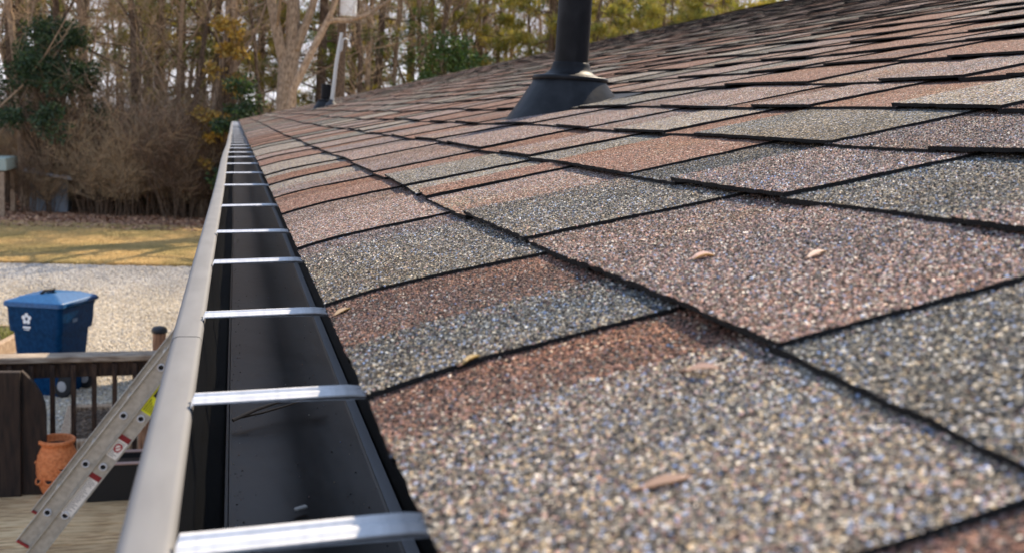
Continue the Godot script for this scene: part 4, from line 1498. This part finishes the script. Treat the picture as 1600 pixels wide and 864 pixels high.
	m.box(Vector3(0, 1.42, 0), Vector3(1.2, .34, 1.6), Basis(Vector3(0, 0, 1), .04), .02)
	obj("roof", m.mesh(mat(Color(.36, .42, .36), 0.7)), gs)
	for q in [Vector3(.48, .62, .7), Vector3(-.48, .62, .7), Vector3(.48, .62, -.7), Vector3(-.48, .62, -.7)]:
		var p := MB.new()
		p.box(q, Vector3(.12, 1.25, .12), Basis.IDENTITY, .01)
		obj("post", p.mesh(wood_tan), gs)
	var sh := thing("shed", "small blue grey shed half hidden behind the brush", "shed", Vector3(-5.05, 0, -32.2))
	m = MB.new()
	m.box(Vector3(0, .5, 0), Vector3(1.0, 1.0, 1.4), Basis.IDENTITY, .02)
	obj("wall", m.mesh(mat(Color(.16, .18, .20), 0.8)), sh)
	m = MB.new()
	m.box(Vector3(0, 1.12, 0), Vector3(1.3, .10, 1.7), Basis(Vector3(0, 0, 1), -.14), .02)
	obj("roof", m.mesh(mat(Color(.40, .42, .46), 0.6)), sh)

# where a tree of the woods stands, told by what is near it
func whereabouts(p: Vector3) -> String:
	var f := p.x / -p.z
	var near := -p.z < 36.5
	var deep := -p.z > 52.0
	var side := "above the roof's right end"
	for q in [[-.185, "at the far left edge"], [-.135, "by the dark cedar"], [-.10, "right of the dark cedar"], [-.065, "between cedar and holly"], [-.03, "beyond the gutter's end"], [.022, "by the dark holly"], [.062, "by the forked trunk"], [.12, "by the utility pole"], [.165, "left of the bright laurel"], [.225, "by the bright laurel"], [.30, "left of the vent pipe"], [.345, "behind the vent pipe"], [.43, "right of the vent pipe"]]:
		if f < q[0]:
			side = q[1]
			break
	return side + (", front row" if near else (", far back" if deep else ", second row"))

var placed_once := {}
var by_label := {}

func tell_apart() -> void:
	var nth := ["leftmost", "second from left", "third from left", "fourth from left", "fifth from left", "sixth from left"]
	for label in by_label:
		var l: Array = by_label[label]
		if l.size() < 2:
			continue
		l.sort_custom(func(a, b): return a.position.x / -a.position.z < b.position.x / -b.position.z)
		for k in mini(l.size(), 6):
			l[k].set_meta("label", "%s, %s" % [label, nth[k]])

func place(src: Node3D, at: Vector3, scl: float, what: String, group: String) -> void:
	var label := what + " " + whereabouts(at)
	if not placed_once.has(src):
		placed_once[src] = true
		src.position = at
		src.scale = Vector3.ONE * scl
		src.set_meta("label", label)
		src.set_meta("group", group)
		by_label[label] = by_label.get(label, []) + [src]
	else:
		by_label[label] = by_label.get(label, []) + [dup(src, at, rng.randf() * TAU, scl, label, group)]

func limb(m: MB, pts: Array, r0: float, r1: float, sides := 10) -> void:
	var rs := []
	for k in pts.size():
		rs.append(lerpf(r0, r1, float(k) / (pts.size() - 1)))
	m.tube(pts, rs, sides, Color.WHITE, true, 0.06, rng)

func big_tree(at: Vector3) -> void:
	var t := thing("forked_tree", "large pale barked tree whose thick trunk forks into several limbs", "tree", at)
	var m := MB.new()
	limb(m, [Vector3(0, -.1, 0), Vector3(.0, 1.0, 0), Vector3(.02, 2.2, 0), Vector3(.0, 3.6, 0), Vector3(.02, 4.6, 0)], .33, .25, 16)
	limb(m, [Vector3(-.02, 4.3, 0), Vector3(-.22, 5.0, .05), Vector3(-.45, 6.0, .1), Vector3(-.7, 8.0, .2), Vector3(-1.3, 11.0, .4), Vector3(-1.6, 15, .5)], .17, .05, 12)
	limb(m, [Vector3(.06, 4.4, 0), Vector3(.12, 5.2, 0), Vector3(.10, 6.4, 0), Vector3(.2, 9.0, 0), Vector3(.5, 12, -.3), Vector3(.4, 16, -.5)], .22, .07, 12)
	limb(m, [Vector3(.2, 4.9, .1), Vector3(.45, 5.6, .2), Vector3(.75, 6.6, .3), Vector3(1.5, 8.8, .5), Vector3(2.4, 12, .6)], .13, .04, 8)
	obj("trunk", m.mesh(bark_grey), t)
	var w := MB.new()
	var tw := MB.new()
	var o := {"wander": .25, "rise": .05, "depth": 2, "twigs": 14, "twig_len": .8, "twig_w": .009, "twig_col": Color(.26, .20, .15), "branches": [0, 5], "first": .2, "along": .7}
	for q in [Vector3(-.3, 5.4, .1), Vector3(-.55, 7, .1), Vector3(.1, 6, 0), Vector3(.2, 7.5, 0), Vector3(.6, 6.2, .2), Vector3(1.0, 7.4, .4), Vector3(-.9, 9, .3), Vector3(.3, 10, 0), Vector3(-1.3, 11, .4), Vector3(.5, 12.5, -.3)]:
		var a := rng.randf() * TAU
		grow(w, tw, q, Vector3(cos(a), .6, sin(a)).normalized(), rng.randf_range(2.2, 3.6), .05, 1, o)
	obj("branches", w.mesh(bark_grey), t)
	obj("crown", tw.mesh(twig_mat), t)

func leaning_stem(at: Vector3) -> void:
	var t := thing("leaning_tree", "thin pale tree leaning right and forking in front of the pole", "tree", at)
	var m := MB.new()
	limb(m, [Vector3(-.05, -.1, 0), Vector3(.05, 2.2, 0), Vector3(.16, 3.82, 0), Vector3(.55, 4.7, 0), Vector3(.96, 5.57, 0)], .13, .085, 8)
	limb(m, [Vector3(.96, 5.57, 0), Vector3(1.16, 6.1, .0), Vector3(1.5, 7.2, .1), Vector3(1.6, 9, .2)], .075, .02, 7)
	limb(m, [Vector3(.95, 5.55, 0), Vector3(1.20, 5.61, 0), Vector3(1.48, 5.62, 0), Vector3(1.95, 5.81, 0), Vector3(2.5, 6.22, 0), Vector3(3.4, 7.1, .1), Vector3(4.0, 8.2, .1)], .075, .02, 7)
	obj("trunk", m.mesh(bark_pale), t)
	var tw := MB.new()
	for k in 260:
		var f := rng.randf()
		var p := Vector3(1.3 + 2.4 * f, 5.6 + 2.0 * f * f, 0) if k % 2 == 0 else Vector3(.95 + .6 * f, 5.6 + 3 * f, .1 * f)
		var d := Vector3(rng.randf_range(-.6, 1), rng.randf_range(-.3, 1), rng.randf_range(-1, 1)).normalized()
		tw.spike(p, p + d * rng.randf_range(.3, 1.1), .007, Vector3(0, .05, 0), jit(Color(.3, .23, .17), .3))
	obj("crown", tw.mesh(twig_mat), t)

func utility_pole(at: Vector3) -> void:
	var t := thing("utility_pole", "dark wooden utility pole carrying a pale grey transformer can", "utility pole", at)
	var m := MB.new()
	m.tube([Vector3(0, -.1, 0), Vector3(0, 4, 0), Vector3(0, 9.5, 0)], [.15, .135, .10], 14)
	obj("shaft", m.mesh(bark_dark), t)
	var c := MB.new()
	c.lathe([Vector2(0, 5.90), Vector2(.20, 5.90), Vector2(.225, 5.93), Vector2(.225, 6.9), Vector2(.24, 6.92), Vector2(.24, 6.97), Vector2(.12, 7.03), Vector2(0, 7.04)], 24, Vector3(.12, 0, .36))
	var can := obj("transformer", c.mesh(mat(Color(.80, .80, .77), 0.6)), t)
	var b := MB.new()
	b.box(Vector3(.42, 6.4, .40), Vector3(.14, .05, .05), Basis(Vector3(0, 0, 1), -.5), .01)
	b.box(Vector3(.42, 6.75, .40), Vector3(.10, .10, .05), Basis.IDENTITY, .01)
	obj("bracket", b.mesh(mat(Color(.55, .55, .53), 0.5)), can)
	var a := MB.new()
	a.box(Vector3(0, 8.6, .14), Vector3(2.2, .11, .09), Basis.IDENTITY, .01)
	obj("crossarm", a.mesh(bark_dark), t)
	for x in [-.95, -.4, .4, .95]:
		var i2 := MB.new()
		i2.lathe([Vector2(.02, 8.65), Vector2(.05, 8.69), Vector2(.03, 8.74), Vector2(.05, 8.78), Vector2(.02, 8.84), Vector2(0, 8.85)], 12, Vector3(x, 0, .14))
		obj("insulator", i2.mesh(mat(Color(.25, .15, .1), 0.3)), t)

# ------------------------------------------------------------------ leaves on the roof, twig in the gutter
func dry_leaf(s: float, t: float, turn: float, l: float, wd: float, curl: float, col: Color, label: String) -> void:
	var B := Basis(Vector3(0, 0, 1), TH) * Basis(Vector3(0, 1, 0), turn)
	var at := RP(s, t, wave(s, t) - 0.0020)
	var o := thing("dry_leaf", label, "leaf", at)
	var m := MB.new()
	var n := 12
	for side in [0, 1]:
		var st := m.v.size()
		for a in n + 1:
			var f := float(a) / n
			var w := wd * pow(sin(PI * clampf(f * .96 + .02, 0, 1)), .8)
			for b in 5:
				var g := b / 2.0 - 1.0
				var y := curl * (sin(PI * f) * .55 + .45 * g * g * sin(PI * f)) + (0.0004 if side == 0 else 0.0)
				m.pt(B * Vector3((f - .5) * l, y, g * w + l * .10 * sin(PI * f)), B * Vector3(0, 1 if side == 0 else -1, -.3 * g).normalized(), col * (0.85 + .2 * f))
		for a in n:
			for b in 4:
				var k := st + a * 5 + b
				m.quad_i(k, k + 1, k + 6, k + 5)
	obj("blade", m.mesh(leafm), o)
	var sm := MB.new()
	sm.tube([B * Vector3(-.5 * l, .0005, 0), B * Vector3(-.6 * l, .001, .002), B * Vector3(-.72 * l, .0008, .001)], [.0007, .0006, .0004], 6)
	obj("stalk", sm.mesh(mat(Color(.20, .11, .07), 0.8)), o)

func make_small_things() -> void:
	dry_leaf(.207, .475, -0.15, .0150, .0030, .0035, Color(.74, .54, .49), "pale curled leaf, left one of the two on the brown shingle")
	dry_leaf(.243, .426, 0.35, .0140, .0026, .0018, Color(.76, .57, .48), "pale straight leaf, right one of the two on the brown shingle")
	dry_leaf(.135, .327, -0.55, .012, .0030, .0018, Color(.50, .34, .28), "pinkish brown leaf just below the thick shingle edge")
	dry_leaf(.087, .251, -0.20, .0145, .0026, .0018, Color(.48, .32, .24), "brown leaf in the middle of the nearest greige shingle")
	dry_leaf(.030, .592, 0.7, .014, .0030, .0018, Color(.55, .40, .26), "tan leaf at the gutter edge of the roof")
	dry_leaf(.069, .418, 0.5, .012, .0020, .0020, Color(.62, .45, .22), "small yellow leaf caught on the dark tab edge")
	# twig in the gutter
	var tw := thing("twig", "thin dry forked twig lying across the gutter floor", "twig", Vector3(.002, HC - .2225, -.745))
	var m := MB.new()
	m.tube([Vector3(.001, .001, .0), Vector3(.018, .006, -.010), Vector3(.034, .0075, -.024), Vector3(.050, .006, -.037), Vector3(.070, .002, -.051)], [.0014, .0013, .0012, .0010, .0006], 7)
	m.tube([Vector3(.004, .002, -.002), Vector3(.022, .001, -.018), Vector3(.042, .0015, -.036), Vector3(.056, .003, -.046)], [.0010, .0009, .0008, .0005], 6)
	obj("stem", m.mesh(mat(Color(.26, .18, .12), 0.85)), tw)
	var lb := MB.new()
	lb.leaf(Vector3(.050, .005, -.040), Vector3(1, .05, -.25).normalized(), Vector3(.2, .3, .9).normalized(), .022, .0035, Color(.36, .17, .10))
	obj("leaf", lb.mesh(leafm), tw)
	var c := thing("debris_chip", "small pale chip lying on the black gutter floor", "chip", Vector3(.0415, HC - .2262, -.577), 0.6)
	var cm_ := MB.new()
	cm_.box(Vector3(0, .0012, 0), Vector3(.0085, .0022, .0032), Basis.IDENTITY, .0008)
	obj("chip", cm_.mesh(mat(Color(.55, .50, .44), 0.8)), c)
